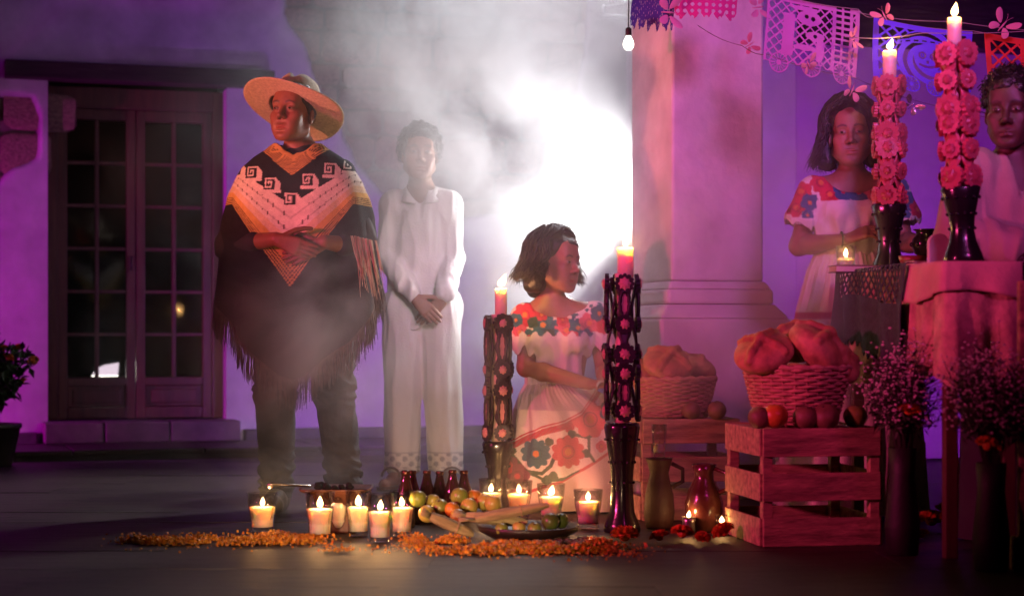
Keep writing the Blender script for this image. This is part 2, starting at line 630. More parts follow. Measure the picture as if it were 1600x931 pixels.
PATCHES = [
    [(-1.5, 1.45), (-.82, 1.585), (-.74, 1.69), (-.68, 1.72), (-.60, 1.77), (-.585, 2.0), (-.64, 2.12), (-1.5, 2.14)],
    [(.92, 2.99), (.93, 2.72), (1.05, 2.52), (1.12, 2.28), (1.25, 2.1), (1.38, 1.80), (1.55, 1.6), (1.9, 1.45), (2.4, 1.5), (2.8, 1.6), (2.95, 2.99)],
]
wall = thing('house_wall', 'long plastered house wall washed in violet light, patches of bare stone showing', 'wall', WALL0, PHI)
def wall_panel(x0, x1, z0, z1, step):
    nx = max(2, int((x1 - x0) / step) + 1); nz = max(2, int((z1 - z0) / step) + 1)
    xs = np.linspace(x0, x1, nx); zs = np.linspace(z0, z1, nz)
    X, Z = np.meshgrid(xs, zs)
    x = X.ravel(); z = Z.ravel()
    pd = patch_depth(x, z)
    P = np.stack([x, x * 0, z], 1)
    yy = pd * 0.042 + (1 - pd) * (vnoise(P, 1.3, 2, 3) * 0.012) + pd * vnoise(P, 12, 4, 2) * 0.008
    V = np.stack([x, yy, z], 1)
    i = np.arange(nx - 1)[None, :] + np.arange(nz - 1)[:, None] * nx
    F = np.stack([i, i + 1, i + 1 + nx, i + nx], -1).reshape(-1, 4)
    cp = np.array([0.62, 0.58, 0.60]); cs = np.array([0.20, 0.13, 0.12])
    C = cp * (1 - pd[:, None]) + cs * pd[:, None]
    return V, F, C
M_wall = pmat('wall_plaster', rough=0.88, var=0.28, vscale=2.6, bump=0.3, bscale=12, vcol=True)
Vs, Fs, Cs = [], [], []
off = 0
for a in ((-3.2, DX0, 0, 3.6, .02), (DX1, 5.6, 0, 3.6, .022), (DX0, DX1, DZ1, 3.6, .02), (DX0, DX1, 0, DZ0 - .02, .05)):
    V, F, C = wall_panel(*a)
    Vs.append(V); Fs.append(F + off); Cs.append(C); off += len(V)
np_mesh('plaster_face', np.concatenate(Vs), np.concatenate(Fs), M_wall, wall, np.concatenate(Cs))
b = MB()
b.box((DX0 - 1.35, 0.27, 1.8), (2.66, 0.36, 3.6)); b.box(((DX1 + 5.6) / 2 + .02, 0.27, 1.8), (5.6 - DX1 - .0, 0.36, 3.6))
b.box(((DX0 + DX1) / 2, 0.27, 2.95), (DX1 - DX0 - .01, 0.36, 1.3))
b.box((DX0 - .01, .14, 1.1), (.02, .27, 2.25)); b.box((DX1 + .01, .14, 1.1), (.02, .27, 2.25))
b.build('wall_core', M_plaster, wall, smooth=False)
# bare stones in the fallen patches
st_src = []
for q in range(4):
    rr = random.Random(40 + q)
    bb = MB().ball((0, 0, 0), (0.5, 0.5, 0.5), 16, 9, fn=lambda d: 1.0)
    V = np.array([tuple(p) for p in bb.v])
    nrm = np.max(np.abs(V), 1, keepdims=True)
    V = V / (nrm ** 0.93) * 0.5 ** 0.93
    V = V * (1 + 0.10 * vnoise(V, 3.5, 60 + q, 2)[:, None])
    bb.v = [Vector(p) for p in V]
    o = bb.build('stone_block', M_stone, wall)
    st_src.append(o.data); bpy.data.objects.remove(o)
def stones(x0, x1, z0, z1, hmin, hmax, wmin, wmax):
    z = z0
    while z < z1:
        hh = random.uniform(hmin, hmax)
        x = x0 - random.uniform(0, wmax)
        while x < x1:
            ww = random.uniform(wmin, wmax)
            cx, cz = x + ww / 2, z + hh / 2
            pd = patch_depth(np.array([cx, cx - ww * .4, cx + ww * .4, cx, cx]), np.array([cz, cz, cz, cz - hh * .4, cz + hh * .4]))
            if pd.max() > 0.5:
                o = mesh_obj('stone_block', random.choice(st_src), wall)
                o.location = (cx, 0.046, cz)
                o.scale = (ww * .95, 0.044, hh * .94)
                o.rotation_euler = (0, R(random.uniform(-3, 3)), 0)
            x += ww
        z += hh
stones(-1.6, -.5, 1.4, 2.2, .22, .30, .26, .46)
stones(.85, 2.95, 1.4, 3.0, .14, .24, .18, .42)
# dark footing along the wall
ft = MB()
for (x0, x1) in ((-3.2, DX0 - .06), (DX1 + .10, 5.6)):
    n = int((x1 - x0) / .6)
    for i in range(n):
        a0 = x0 + (x1 - x0) * i / n; a1 = x0 + (x1 - x0) * (i + 1) / n
        MB().box(((a0 + a1) / 2, -.05, .05), (a1 - a0 - .008, .10, .13)).build('footing_stone', pmat('footing', (0.10, 0.08, 0.085), rough=.8, var=.4, bump=.5, bscale=25), wall, smooth=False, bevel=.008)

# walkway step in front of the wall
wk = MB().box((0.9, -.45, 0.0), (8.6, .78, .05)).build('walkway', pmat('walkway_joint', (0.05, 0.042, 0.04), rough=.85), None, smooth=False)
wk.location = WALL0; wk.rotation_euler = (0, 0, PHI); tag(wk, kind='structure')
x = -3.3
while x < 5.0:
    w = random.uniform(.6, .95)
    o = MB().box((x + w / 2, -.46, .036 + random.uniform(-.002, .002)), (w - .01, .78, .03)).build('paving_slab', M_flag, wk, smooth=False, bevel=.006)
    x += w

# door step of stone blocks
step = thing('door_step', 'low stone block step under the dark double door', 'step', wl(0, 0, 0), PHI)
for i, (a0, a1) in enumerate(((-.57, -.22), (-.22, .17), (.17, .60))):
    MB().box(((a0 + a1) / 2, -.07, .115), (a1 - a0 - .006, .30, .125)).build('step_block', pmat('step_stone', (0.17, 0.13, 0.13), rough=.75, var=.35, vscale=6, bump=.5, bscale=18), step, smooth=False, bevel=.01)

# lintel beam
lin = MB().box((0.02, -.03, 2.285), (1.62, .16, .105)).build('door_lintel', M_beam, None, smooth=False, bevel=.008)
lin.location = WALL0; lin.rotation_euler = (0, 0, PHI)
tag(lin, 'long dark timber beam over the double door', 'beam')

# double door
door = thing('double_door', 'old red brown glazed double door with dark panes and solid lower panels', 'door', wl(0, -.16, .18), PHI)
fr = MB()
fr.box((DX0 + .035, 0, 1.02), (.07, .09, 2.04)); fr.box((DX1 - .035, 0, 1.02), (.07, .09, 2.04)); fr.box((.005, 0, 1.975), (DX1 - DX0 - .14, .09, .13))
fr.build('door_frame', M_wood, door, smooth=False, bevel=.005)
M_pane = glass_mat('dark_pane', (0.30, 0.28, 0.33), 0.05, 0.012)
MID = .005
LW = (DX1 - DX0 - .14) / 2
for sgn in (-1, 1):
    cx = MID + sgn * (LW / 2 + .001)
    lf = MB()
    sw = .055
    for sx in (-1, 1):
        lf.box((cx + sx * (LW / 2 - sw / 2 - .002), -.004, .955), (sw, .05, 1.905))
    iw = LW - 2 * sw - .004
    lf.box((cx, -.004, 1.875), (iw, .05, .065)); lf.box((cx, -.004, .232), (iw, .05, .05)); lf.box((cx, -.004, .04), (iw, .05, .07))
    leaf = lf.build('door_leaf', M_wood, door, smooth=False, bevel=.004)
    MB().box((cx, .002, .141), (iw - .002, .022, .130)).box((cx, -.013, .141), (iw - .07, .014, .085), taper=1).build('lower_panel', M_wood, leaf, smooth=False, bevel=.006)
    z0, z1 = .258, 1.842
    MB().box((cx, -.006, (z0 + z1) / 2), (.024, .034, z1 - z0)).build('glazing_bar', M_wood, leaf, smooth=False, bevel=.003)
    rows = 6
    hh = (z1 - z0) / rows
    for r in range(1, rows):
        for sx in (-1, 1):
            MB().box((cx + sx * (iw / 4 + .006), -.006, z0 + r * hh), (iw / 2 - .013, .03, .02)).build('glazing_bar', M_wood, leaf, smooth=False, bevel=.003)
    for r in range(rows):
        for sx in (-1, 1):
            MB().box((cx + sx * (iw / 4 + .006), .008 + random.uniform(-.001, .001), z0 + (r + .5) * hh), (iw / 2 - .013, .004, hh - .021)).build('pane', M_pane, leaf, smooth=False)
MB().tube([(MID - .03, -.03, 1.0), (MID - .03, -.06, 1.0), (MID - .03, -.06, .92), (MID - .03, -.03, .92)], .006, 6).build('handle', pmat('dark_iron', (.04, .035, .035), rough=.4, metal=.8), door)
# room behind the door
room = MB()
room.box((0, 1.9, 1.3), (2.4, .05, 2.6)); room.box((-1.2, 1.15, 1.3), (.05, 1.4, 2.6)); room.box((1.2, 1.15, 1.3), (.05, 1.4, 2.6)); room.box((0, 1.15, 2.6), (2.4, 1.4, .05)); room.box((0, 1.15, .15), (2.4, 1.4, .05))
ro = room.build('room_behind_door', pmat('dim_room', (.12, .1, .11), rough=.9), None, smooth=False)
ro.location = WALL0; ro.rotation_euler = (0, 0, PHI); tag(ro, kind='structure')
# glowing plate added behind a pane, imitating a lamp reflection in the glass
pane_glow = thing('pane_reflection', 'small glowing plate behind a low pane of the dark door, imitating a reflection', 'reflection', wl(-.120, -.62, .222), PHI)
MB().box((0, .05, .08), (.20, .12, .16)).build('glow_base', pmat('backing_black', (.02, .02, .02), rough=.5), pane_glow, smooth=False, bevel=.01)
MB().add([(-.10, -.015, .215), (.065, -.015, .215), (.072, -.015, .30), (-.02, -.015, .285), (-.07, -.015, .262)], [(0, 1, 2, 3, 4)]).build('lens', emat('reflection_glow', (1, .93, .78), 10.0), pane_glow, smooth=False, thick=.006)
MB().box((0, .02, .235), (.19, .05, .17)).build('glow_backplate', pmat('backing_black'), pane_glow, smooth=False, bevel=.006)

# ------------------------------------------------------------------ pillar
pil = thing('square_pillar', 'thick square plaster pillar with a moulded base in the middle right', 'pillar', (0.681, 7.9, 0), PHI)
M_pil = pmat('pillar_plaster', (0.56, 0.50, 0.52), rough=0.85, var=0.22, vscale=4.0, bump=0.4, bscale=25)
def prism(w, d, z0, z1, o=0.0, w2=None):
    o2 = o if w2 is None else w2
    vs = [(-o, -o, z0), (w + o, -o, z0), (w + o, d + o, z0), (-o, d + o, z0), (-o2, -o2, z1), (w + o2, -o2, z1), (w + o2, d + o2, z1), (-o2, d + o2, z1)]
    return vs, [(0, 3, 2, 1), (4, 5, 6, 7), (0, 1, 5, 4), (1, 2, 6, 5), (2, 3, 7, 6), (3, 0, 4, 7)]
PW, PD_ = .43, .47
MB().add(*prism(PW, PD_, .93, 3.8)).build('shaft', M_pil, pil, smooth=False, bevel=.012)
MB().add(*prism(PW, PD_, .895, .93, .028, .006)).build('moulding', M_pil, pil, smooth=False, bevel=.01)
MB().add(*prism(PW, PD_, .83, .895, .034, .034)).build('moulding', M_pil, pil, smooth=False, bevel=.014)
MB().add(*prism(PW, PD_, .77, .83, .085, .038)).build('moulding', M_pil, pil, smooth=False, bevel=.01)
MB().add(*prism(PW, PD_, 0, .77, .09, .09)).build('pedestal', M_pil, pil, smooth=False, bevel=.015)

# ------------------------------------------------------------------ wall at the back of the altar
bw = thing('back_wall', 'plaster wall behind the altar glowing violet', 'wall', (1.05, 10.1, 0), PHI)
def bwall(x0, x1, z1, step):
    nx = int((x1 - x0) / step) + 1; nz = int(z1 / step) + 1
    X, Z = np.meshgrid(np.linspace(x0, x1, nx), np.linspace(0, z1, nz))
    P = np.stack([X.ravel(), X.ravel() * 0, Z.ravel()], 1)
    P[:, 1] = vnoise(P, 1.2, 31, 3) * .015
    i = np.arange(nx - 1)[None, :] + np.arange(nz - 1)[:, None] * nx
    return P, np.stack([i, i + 1, i + 1 + nx, i + nx], -1).reshape(-1, 4)
V, F = bwall(-.25, 4.2, 3.6, .05)
np_mesh('plaster_face', V, F, M_plaster, bw)
MB().box((1.9, .22, 1.8), (4.4, .36, 3.6)).build('wall_core', M_plaster, bw, smooth=False)
MB().box((.17, -.09, 1.8), (.62, .14, 3.6)).build('pilaster', M_plaster, bw, smooth=False, bevel=.015)
be = MB().box((2.1, -.07, 2.62), (3.1, .16, .62)).build('altar_shade_slab', M_beam, None, smooth=False, bevel=.01)  # dark strip added where the upper wall falls into shade
be.location = (1.05, 10.1, 0); be.rotation_euler = (0, 0, PHI); tag(be, 'dark slab standing in for shade high on the violet wall behind the altar', 'beam')

# ------------------------------------------------------------------ smoke
def smoke():
    m = bpy.data.materials.new('smoke'); m.use_nodes = True
    nt = m.node_tree; nt.nodes.remove(nt.nodes['Principled BSDF'])
    L = nt.links.new
    tc = nt.nodes.new('ShaderNodeTexCoord')
    wn_ = nd(nt, 'ShaderNodeTexNoise', Scale=0.9, Detail=2.0)
    L(tc.outputs['Object'], wn_.inputs['Vector'])
    sub = nd(nt, 'ShaderNodeVectorMath', operation='SUBTRACT'); L(wn_.outputs['Color'], sub.inputs[0]); sub.inputs[1].default_value = (.5, .5, .5)
    sc_ = nd(nt, 'ShaderNodeVectorMath', operation='MULTIPLY_ADD'); L(sub.outputs[0], sc_.inputs[0]); sc_.inputs[1].default_value = (1.5, 1.2, 1.5); L(tc.outputs['Object'], sc_.inputs[2])
    tot = None
    for (c, s_, a) in SMOKE:
        v = nd(nt, 'ShaderNodeVectorMath', operation='SUBTRACT'); L(sc_.outputs[0], v.inputs[0]); v.inputs[1].default_value = c
        v2 = nd(nt, 'ShaderNodeVectorMath', operation='MULTIPLY'); L(v.outputs[0], v2.inputs[0]); v2.inputs[1].default_value = tuple(1 / q for q in s_)
        v3 = nd(nt, 'ShaderNodeVectorMath', operation='DOT_PRODUCT'); L(v2.outputs[0], v3.inputs[0]); L(v2.outputs[0], v3.inputs[1])
        mm = nd(nt, 'ShaderNodeMath', operation='MULTIPLY'); L(v3.outputs['Value'], mm.inputs[0]); mm.inputs[1].default_value = -1.0
        ex = nd(nt, 'ShaderNodeMath', operation='EXPONENT'); L(mm.outputs[0], ex.inputs[0])
        am = nd(nt, 'ShaderNodeMath', operation='MULTIPLY'); L(ex.outputs[0], am.inputs[0]); am.inputs[1].default_value = a
        if tot is None: tot = am
        else:
            ad = nd(nt, 'ShaderNodeMath', operation='ADD'); L(tot.outputs[0], ad.inputs[0]); L(am.outputs[0], ad.inputs[1]); tot = ad
    n2 = nd(nt, 'ShaderNodeTexNoise', Scale=2.8, Detail=5.0, Roughness=0.6)
    L(sc_.outputs[0], n2.inputs['Vector'])
    mr = nt.nodes.new('ShaderNodeMapRange')
    mr.inputs['From Min'].default_value = .41; mr.inputs['From Max'].default_value = .63
    mr.inputs['To Min'].default_value = .03; mr.inputs['To Max'].default_value = 2.3
    L(n2.outputs['Fac'], mr.inputs['Value'])
    de = nd(nt, 'ShaderNodeMath', operation='MULTIPLY'); L(tot.outputs[0], de.inputs[0]); L(mr.outputs[0], de.inputs[1])
    ad = nd(nt, 'ShaderNodeMath', operation='ADD'); L(de.outputs[0], ad.inputs[0]); ad.inputs[1].default_value = SMOKE_BASE
    pv = nd(nt, 'ShaderNodeVolumePrincipled'); pv.inputs['Color'].default_value = (.93, .93, .95, 1); pv.inputs['Anisotropy'].default_value = .25
    L(ad.outputs[0], pv.inputs['Density'])
    L(pv.outputs[0], nt.nodes['Material Output'].inputs['Volume'])
    m.cycles.volume_step_rate = 0.6
    m.cycles.volume_sampling = 'MULTIPLE_IMPORTANCE'
    o = MB().box((0.05, 8.7, 1.72), (7.0, 4.3, 3.36)).build('smoke', m, None, smooth=False)
    tag(o, 'white smoke drifting across the courtyard from behind the pillar', 'smoke', kind='stuff')
SMOKE_BASE = 0.0
SMOKE = [((0.30, 8.75, 1.55), (.70, .42, .95), .72), ((-.18, 8.5, 2.25), (.60, .6, 1.0), 1.15), ((-.20, 8.25, .8), (.58, .36, .85), .62), ((-.38, 7.95, 1.35), (.34, .28, .5), .55), ((-.72, 6.95, .72), (.46, .22, .58), .68), ((.95, 6.80, .45), (.68, .42, .70), 1.15)]
smoke()

# ================================================================== CANDLES AND OFFERINGS ON THE GROUND
M_wax = pmat('white_wax', (0.86, 0.74, 0.62), rough=0.4, var=0.05, bump=0.05, sss=1.0, ssr=0.05)
M_waxhot = pmat('melted_wax', (0.85, 0.55, 0.25), rough=0.12, var=0.04, bump=0.0, sss=0.9, ssr=0.02)
M_wick = pmat('burnt_wick', (0.02, 0.015, 0.01), rough=0.9)
M_flame = flame_mat()
M_glass = glass_mat('votive_glass', (0.93, 0.92, 0.92), 0.04, 0.05)
M_black = pmat('black_glazed_clay', (0.012, 0.010, 0.012), rough=0.22, var=0.3, bump=0.12, bscale=35, coat=0.3)
FLAME_COL = (1.0, 0.50, 0.16)

def flame(parent, z, h=0.032, lean=0.0, power=0.35, light=True, x0=0.0, y0=0.0):
    h *= random.uniform(.78, 1.18); lean += random.uniform(-.12, .12)
    prof = [(0.0, 0), (0.25, .06), (0.46, .2), (0.5, .34), (0.42, .5), (0.26, .7), (0.11, .88), (0.0, 1.0)]
    vs = MB(); fat = random.uniform(.46, .66)
    def f(u, v):
        i = v * (len(prof) - 1); k = min(int(i), len(prof) - 2); t = i - k
        r = (prof[k][0] * (1 - t) + prof[k + 1][0] * t) * h * fat
        zz = (prof[k][1] * (1 - t) + prof[k + 1][1] * t) * h
        a = u * 2 * PI
        return (x0 + r * math.cos(a) + lean * (zz / h) ** 1.6 * h, y0 + r * math.sin(a), z + zz)
    vs.grid(f, 10, 12, closed=True)
    o = vs.build('flame', M_flame, parent)
    if light:
        point('candle_light', (x0 + lean * h * .3, y0, z + h * .5), power * 4.0, FLAME_COL, 0.006, parent)
    return o

def votive(loc, w, hgt, label, lit=True, lean=0.0, power=0.35, fill=0.62, shape='flared'):
    """Glass tumbler of wax with a flame."""
    t = thing('votive_candle', label, 'candle', loc, random.uniform(0, 6), 'glass candles of the offering')
    R1 = w / 2; R0 = R1 * (0.74 if shape == 'flared' else .86)
    prof = [(R0 * .96, 0), (R0, .003), (R0 * 1.02, hgt * .3), (R1 * .92, hgt * .62), (R1, hgt), (R1 * .955, hgt), (R1 * .87, hgt * .62), (R0 * .93, hgt * .3), (R0 * .9, .016), (0, .014)]
    def rad(z):
        pts = prof[1:5]
        for a, b in zip(pts[:-1], pts[1:]):
            if z <= b[1]: return a[0] + (b[0] - a[0]) * (z - a[1]) / (b[1] - a[1])
        return R1
    MB().lathe(prof, 24).build('glass', M_glass, t)
    zt = hgt * fill
    wp = [(0, .018)] + [(rad(.02 + (zt - .02) * i / 5) * .91, .018 + (zt - .018) * i / 5) for i in range(6)]
    wx = MB().lathe(wp + [(rad(zt) * .86, zt + .0015), (0, zt - .001)], 20).build('wax', M_wax, t)
    MB().tube([(0, 0, zt - .002), (0.001, 0, zt + .006), (.003, 0, zt + .010)], .0012, 5).build('wick', M_wick, t)
    if lit:
        flame(t, zt + .007, h=min(.036, (hgt - zt) * .95), lean=lean, power=power)
    return t

# front row (photo x, base y, width px, top y)
def votive_at(px, by, wpx, ty, label, D=None, **kw):
    s = (by - 523) / H_EYE if D is None else FPX / D
    D = FPX / s
    return votive(((px - 800) / s, D, 0.002), 1.1 * wpx / s, (by - ty) / s, label, **kw)
votive_at(410, 831, 44, 770, 'lit glass candle standing alone on the orange petal strip at the left', lean=-.05)
votive_at(500, 842, 43, 768, 'lit glass candle in front of the dark clay burner')
votive_at(529, 832, 28, 776, 'unlit white glass candle half hidden behind a lit candle by the burner', lit=False, fill=.82)
votive_at(560, 838, 38, 766, 'rear lit candle of the crowded three, just right of the clay burner', lean=.1)
votive_at(594, 847, 40, 772, 'frontmost lit glass candle of the crowded three')
votive_at(628, 838, 38, 767, 'lit glass candle beside the green fruit and nearest the bottles')
votive_at(767, 809, 35, 748, 'lit glass candle at the foot of the slim black candlestick')
votive_at(811, 809, 39, 751, 'lit glass candle behind the dark platter, right of the slim candlestick', lean=.1)
votive_at(861, 812, 41, 756, 'lit glass candle behind the dark platter with its flame leaning to the side', lean=.2)
votive_at(919, 826, 42, 765, 'tall lit glass candle against the foot of the large black candlestick', fill=.68)

# ---------------- clay burner with charcoal
t = thing('clay_burner', 'flat topped dark clay incense burner holding lumps of charcoal', 'burner', W(518, 835, 0).xyz if False else (-0.625, 6.62, 0))
M_clay = pmat('dark_red_clay', (0.09, 0.032, 0.022), rough=0.55, var=0.35, vscale=12, bump=0.3, bscale=40)
def sq(a, z):
    c, s_ = abs(math.cos(a)), abs(math.sin(a)); return (1 / max(c, s_)) ** .8
MB().lathe([(0, .10), (.075, .10), (.085, .135), (.125, .150), (.13, .158), (.12, .158), (.08, .145), (0, .143)], 32, wob=sq).build('tray', M_clay, t)
MB().lathe([(.075, 0), (.078, .01), (.06, .05), (.066, .102), (0, .102)], 24, wob=sq).build('stand', M_clay, t)
lb = MB()
for i in range(7):
    a = random.uniform(0, 6); r = random.uniform(0, .07)
    lb = MB().ball((r * math.cos(a) - .01, r * math.sin(a), .155 + random.uniform(0, .008)), (.017, .015, .013), 7, 5, fn=lambda d: 1 + .25 * math.sin(9 * d[0] + 5 * d[1] + 7 * d[2]))
    lb.build('charcoal_lump', pmat('charcoal', (.012, .011, .012), rough=.8, bump=.6), t, smooth=False)
# metal tongs resting on the burner
t = thing('metal_tongs', 'small bright metal tongs poking out from the rim of the clay burner', 'tongs', (-0.82, 6.63, .158))
MB().tube([(.10, .0, .002), (.0, -.01, .008), (-.035, -.015, .012), (-.05, -.02, .004)], [.004, .005, .007, .009], 8).build('arm', pmat('steel', (.6, .55, .5), rough=.25, metal=1.0), t)
MB().tube([(.10, .02, .002), (.0, .008, .006), (-.035, .005, .006), (-.05, 0, -.004)], [.004, .005, .007, .009], 8).build('arm', pmat('steel'), t)

# ---------------- brown bottles
M_bottle = pmat('brown_bottle_glass', (0.035, 0.010, 0.008), rough=0.08, var=0.1, bump=0.0, coat=.6)
def bottle(loc, label, hs=1.0):
    t = thing('beer_bottle', label, 'bottle', loc, random.uniform(0, 6), 'brown bottles in a row behind the fruit')
    MB().lathe([(.030, 0), (.032, .006), (.032, .095), (.029, .118), (.019, .150), (.0145, .172), (.0135, .186), (0, .187)], 20).build('glass', M_bottle, t)
    MB().lathe([(.0145, .180), (.0155, .182), (.0155, .192), (.0135, .194), (0, .195)], 18).build('cap', pmat('bottle_cap', (.09, .03, .02), rough=.3, metal=.7), t)
    t.scale = (hs, hs, hs)
    return t
for (px, ty, D, lb) in ((634, 734, 6.75, 'brown bottle at the left end of the row, nearest the candles'), (644, 734, 6.88, 'brown bottle tucked just behind the left end one'),
                        (667, 734, 6.95, 'brown bottle third along the row behind the fruit'), (687, 735, 6.98, 'middle brown bottle directly behind the highest green fruit'),
                        (707, 733, 6.95, 'brown bottle second from the slim black candlestick'), (725, 734, 6.98, 'brown bottle at the right end of the row, next to the candlestick')):
    s = FPX / D
    zt = H_EYE + (523 - ty) / s
    bottle(((px - 800) / s, D, 0.0), lb, zt / .195)

# ---------------- fruit
def fruit(loc, r, m, label, group, sq_=1.0, stem=True, name='fruit', cat='fruit', sub='stem_end'):
    o = MB().ball((0, 0, r * sq_), (r, r, r * sq_), 16, 11, fn=lambda d: 1 - .10 * max(0, d[2]) ** 8 + .018 * math.sin(5 * math.atan2(d[1], d[0]))).build(name, m)
    o.location = loc
    o.rotation_euler = (random.uniform(-.5, .5), random.uniform(-.5, .5), random.uniform(0, 6))
    tag(o, label, cat, group)
    if stem:
        MB().lathe([(.003, r * sq_ * 1.80), (.006, r * sq_ * 1.88), (.004, r * sq_ * 1.94), (0, r * sq_ * 1.95)], 7).build(sub, pmat('fruit_stem', (.06, .04, .015)), o)
    return o
M_guava = pmat('green_guava', (0.24, 0.27, 0.05), rough=0.32, var=0.3, vscale=18, bump=0.08)
M_lime = pmat('dark_lime', (0.10, 0.14, 0.03), rough=0.3, var=0.3, vscale=18, bump=0.08)
M_orange = pmat('orange_fruit', (0.55, 0.20, 0.03), rough=0.38, var=0.15, vscale=14, bump=0.15, bscale=120)
M_tanger = pmat('yellow_fruit', (0.48, 0.36, 0.08), rough=0.36, var=0.2, vscale=14, bump=0.1)
FR = [(655, 778, 27, 6.45, M_guava, 'green fruit leaning against the right end glass candle'), (672, 802, 24, 6.38, M_lime, 'small dark green fruit at the front of the pile, left side'),
      (661, 800, 28, 6.36, M_tanger, 'yellowish fruit low in the pile beside the candle'), (690, 790, 29, 6.40, M_guava, 'round green fruit in the middle of the pile'),
      (716, 774, 28, 6.45, M_guava, 'highest green fruit, sitting on top of the pile'), (742, 776, 26, 6.48, M_orange, 'orange fruit near the slim black candlestick'),
      (704, 795, 24, 6.36, M_orange, 'small orange fruit in front of the green pile'), (733, 790, 28, 6.4, M_tanger, 'yellow fruit right of the pile'),
      (712, 806, 26, 6.33, M_tanger, 'yellow brown fruit lowest at the pile front'), (757, 783, 27, 6.46, M_tanger, 'yellow fruit touching the candle below the slim candlestick'),
      (772, 786, 27, 6.42, M_tanger, 'yellow fruit at the edge of the dark platter'), (676, 782, 22, 6.5, M_tanger, 'small yellow fruit between the two biggest green ones')]
for (px, cyy, dpx, D, m, lb) in FR:
    s = FPX / D
    r = dpx / s / 2
    p = W(px, cyy, D)
    # everything rests on the ground or on the fruit below it
    fruit((p.x, p.y, max(0.0, p.z - r)), r, m, lb, 'fruit heaped in front of the bottles')

# ---------------- platter with tamales and dark fruit
t = thing('clay_platter', 'wide dark clay platter of food at the front of the offering', 'platter', (0.055, 6.22, 0.0))
MB().lathe([(.10, .012), (.105, .012), (.165, .045), (.172, .062), (.166, .064), (.152, .050), (.10, .028), (0, .027)], 36).build('dish', pmat('platter_clay', (.028, .016, .014), rough=.4, var=.4, bump=.3), t)
MB().lathe([(.085, 0), (.09, .002), (.098, .014), (0, .014)], 24).build('foot', pmat('platter_clay'), t)
M_husk = pmat('dry_corn_husk', (0.42, 0.31, 0.15), rough=0.7, var=0.35, vscale=10, bump=0.6, bscale=40, stretch=(1, 8, 8))
def tamal(loc, rot, L, r, label):
    o = MB().grid(lambda u, v: (L * (v - .5), r * (.35 + .65 * math.sin(PI * min(1, .12 + v * .88)) ** .5) * math.cos(2 * PI * u) * (1 + .10 * math.sin(7 * 2 * PI * u)), r * .8 * (.3 + .7 * math.sin(PI * min(1, .12 + v * .88)) ** .5) * math.sin(2 * PI * u) * (1 + .08 * math.sin(5 * 2 * PI * u + 1))), 22, 12, closed=True).build('tamale', M_husk)
    o.location = loc; o.rotation_euler = rot
    MB().tube([(L * .12 , r * 1.0 * math.cos(a * PI / 5), r * .82 * math.sin(a * PI / 5)) for a in range(11)], .003, 5).build('husk_tie', M_husk, o)
    MB().add([(-L * .5, -r * .5, 0), (-L * .5, r * .5, 0), (-L * .72, r * .9, r * .5), (-L * .72, -r * .8, r * .3)], [(0, 1, 2, 3)]).build('husk_tail', M_husk, o, thick=.002)
    tag(o, label, 'tamale', 'tamales on the platter')
tamal((.0, 6.16, .112), (R(10), R(-10), R(6)), .25, .022, 'long husk wrapped tamale lying on top across the platter')
tamal((-.05, 6.20, .085), (R(30), R(4), R(-14)), .21, .022, 'husk wrapped tamale under the long top one')
tamal((-.20, 6.18, .066), (R(60), R(24), R(12)), .16, .020, 'split open husk hanging over the outer edge of the platter by the yellow fruit')
for i, (x, y, z, r, m, lb) in enumerate(((.125, 6.17, .062, .030, M_lime, 'dark green fruit on the platter, nearest the tall candle'), (.165, 6.23, .066, .027, M_lime, 'dark green fruit behind others at the right rim of the platter'), (.075, 6.12, .052, .024, M_guava, 'green fruit at the front rim of the platter'),
                                        (.02, 6.12, .052, .023, M_tanger, 'yellow fruit at the front of the platter under the tamale'), (-.04, 6.10, .052, .022, M_guava, 'small green fruit on the left front of the platter'), (.12, 6.27, .05, .027, M_guava, 'green fruit at the back of the platter'))):
    fruit((x, y, z - .012), r, m, lb, 'fruit on the platter')
# peanuts / dried chillies lying by the platter
M_nut = pmat('dried_chilli', (0.16, 0.085, 0.06), rough=.55, var=.5, vscale=20, bump=.4)
nut = MB()
for i in range(70):
    a = random.uniform(-1, 1)
    x = .13 + abs(random.gauss(0, .07)); y = 6.08 + random.gauss(0, .035)
    q = Matrix.Translation((x, y, .012 + random.uniform(0, .014) )) @ Euler((random.uniform(0, 6), random.uniform(-.4, .4), random.uniform(0, 6))).to_matrix().to_4x4()
    nut.ball((0, 0, 0), (.022, .010, .010), 8, 6, M=q, fn=lambda d: 1 - .25 * math.exp(-(d[0] / .25) ** 2))
nut.build('peanuts', M_nut); tag(bpy.data.objects['peanuts'], 'peanuts in their shells heaped beside the dark platter', 'peanuts', kind='stuff')

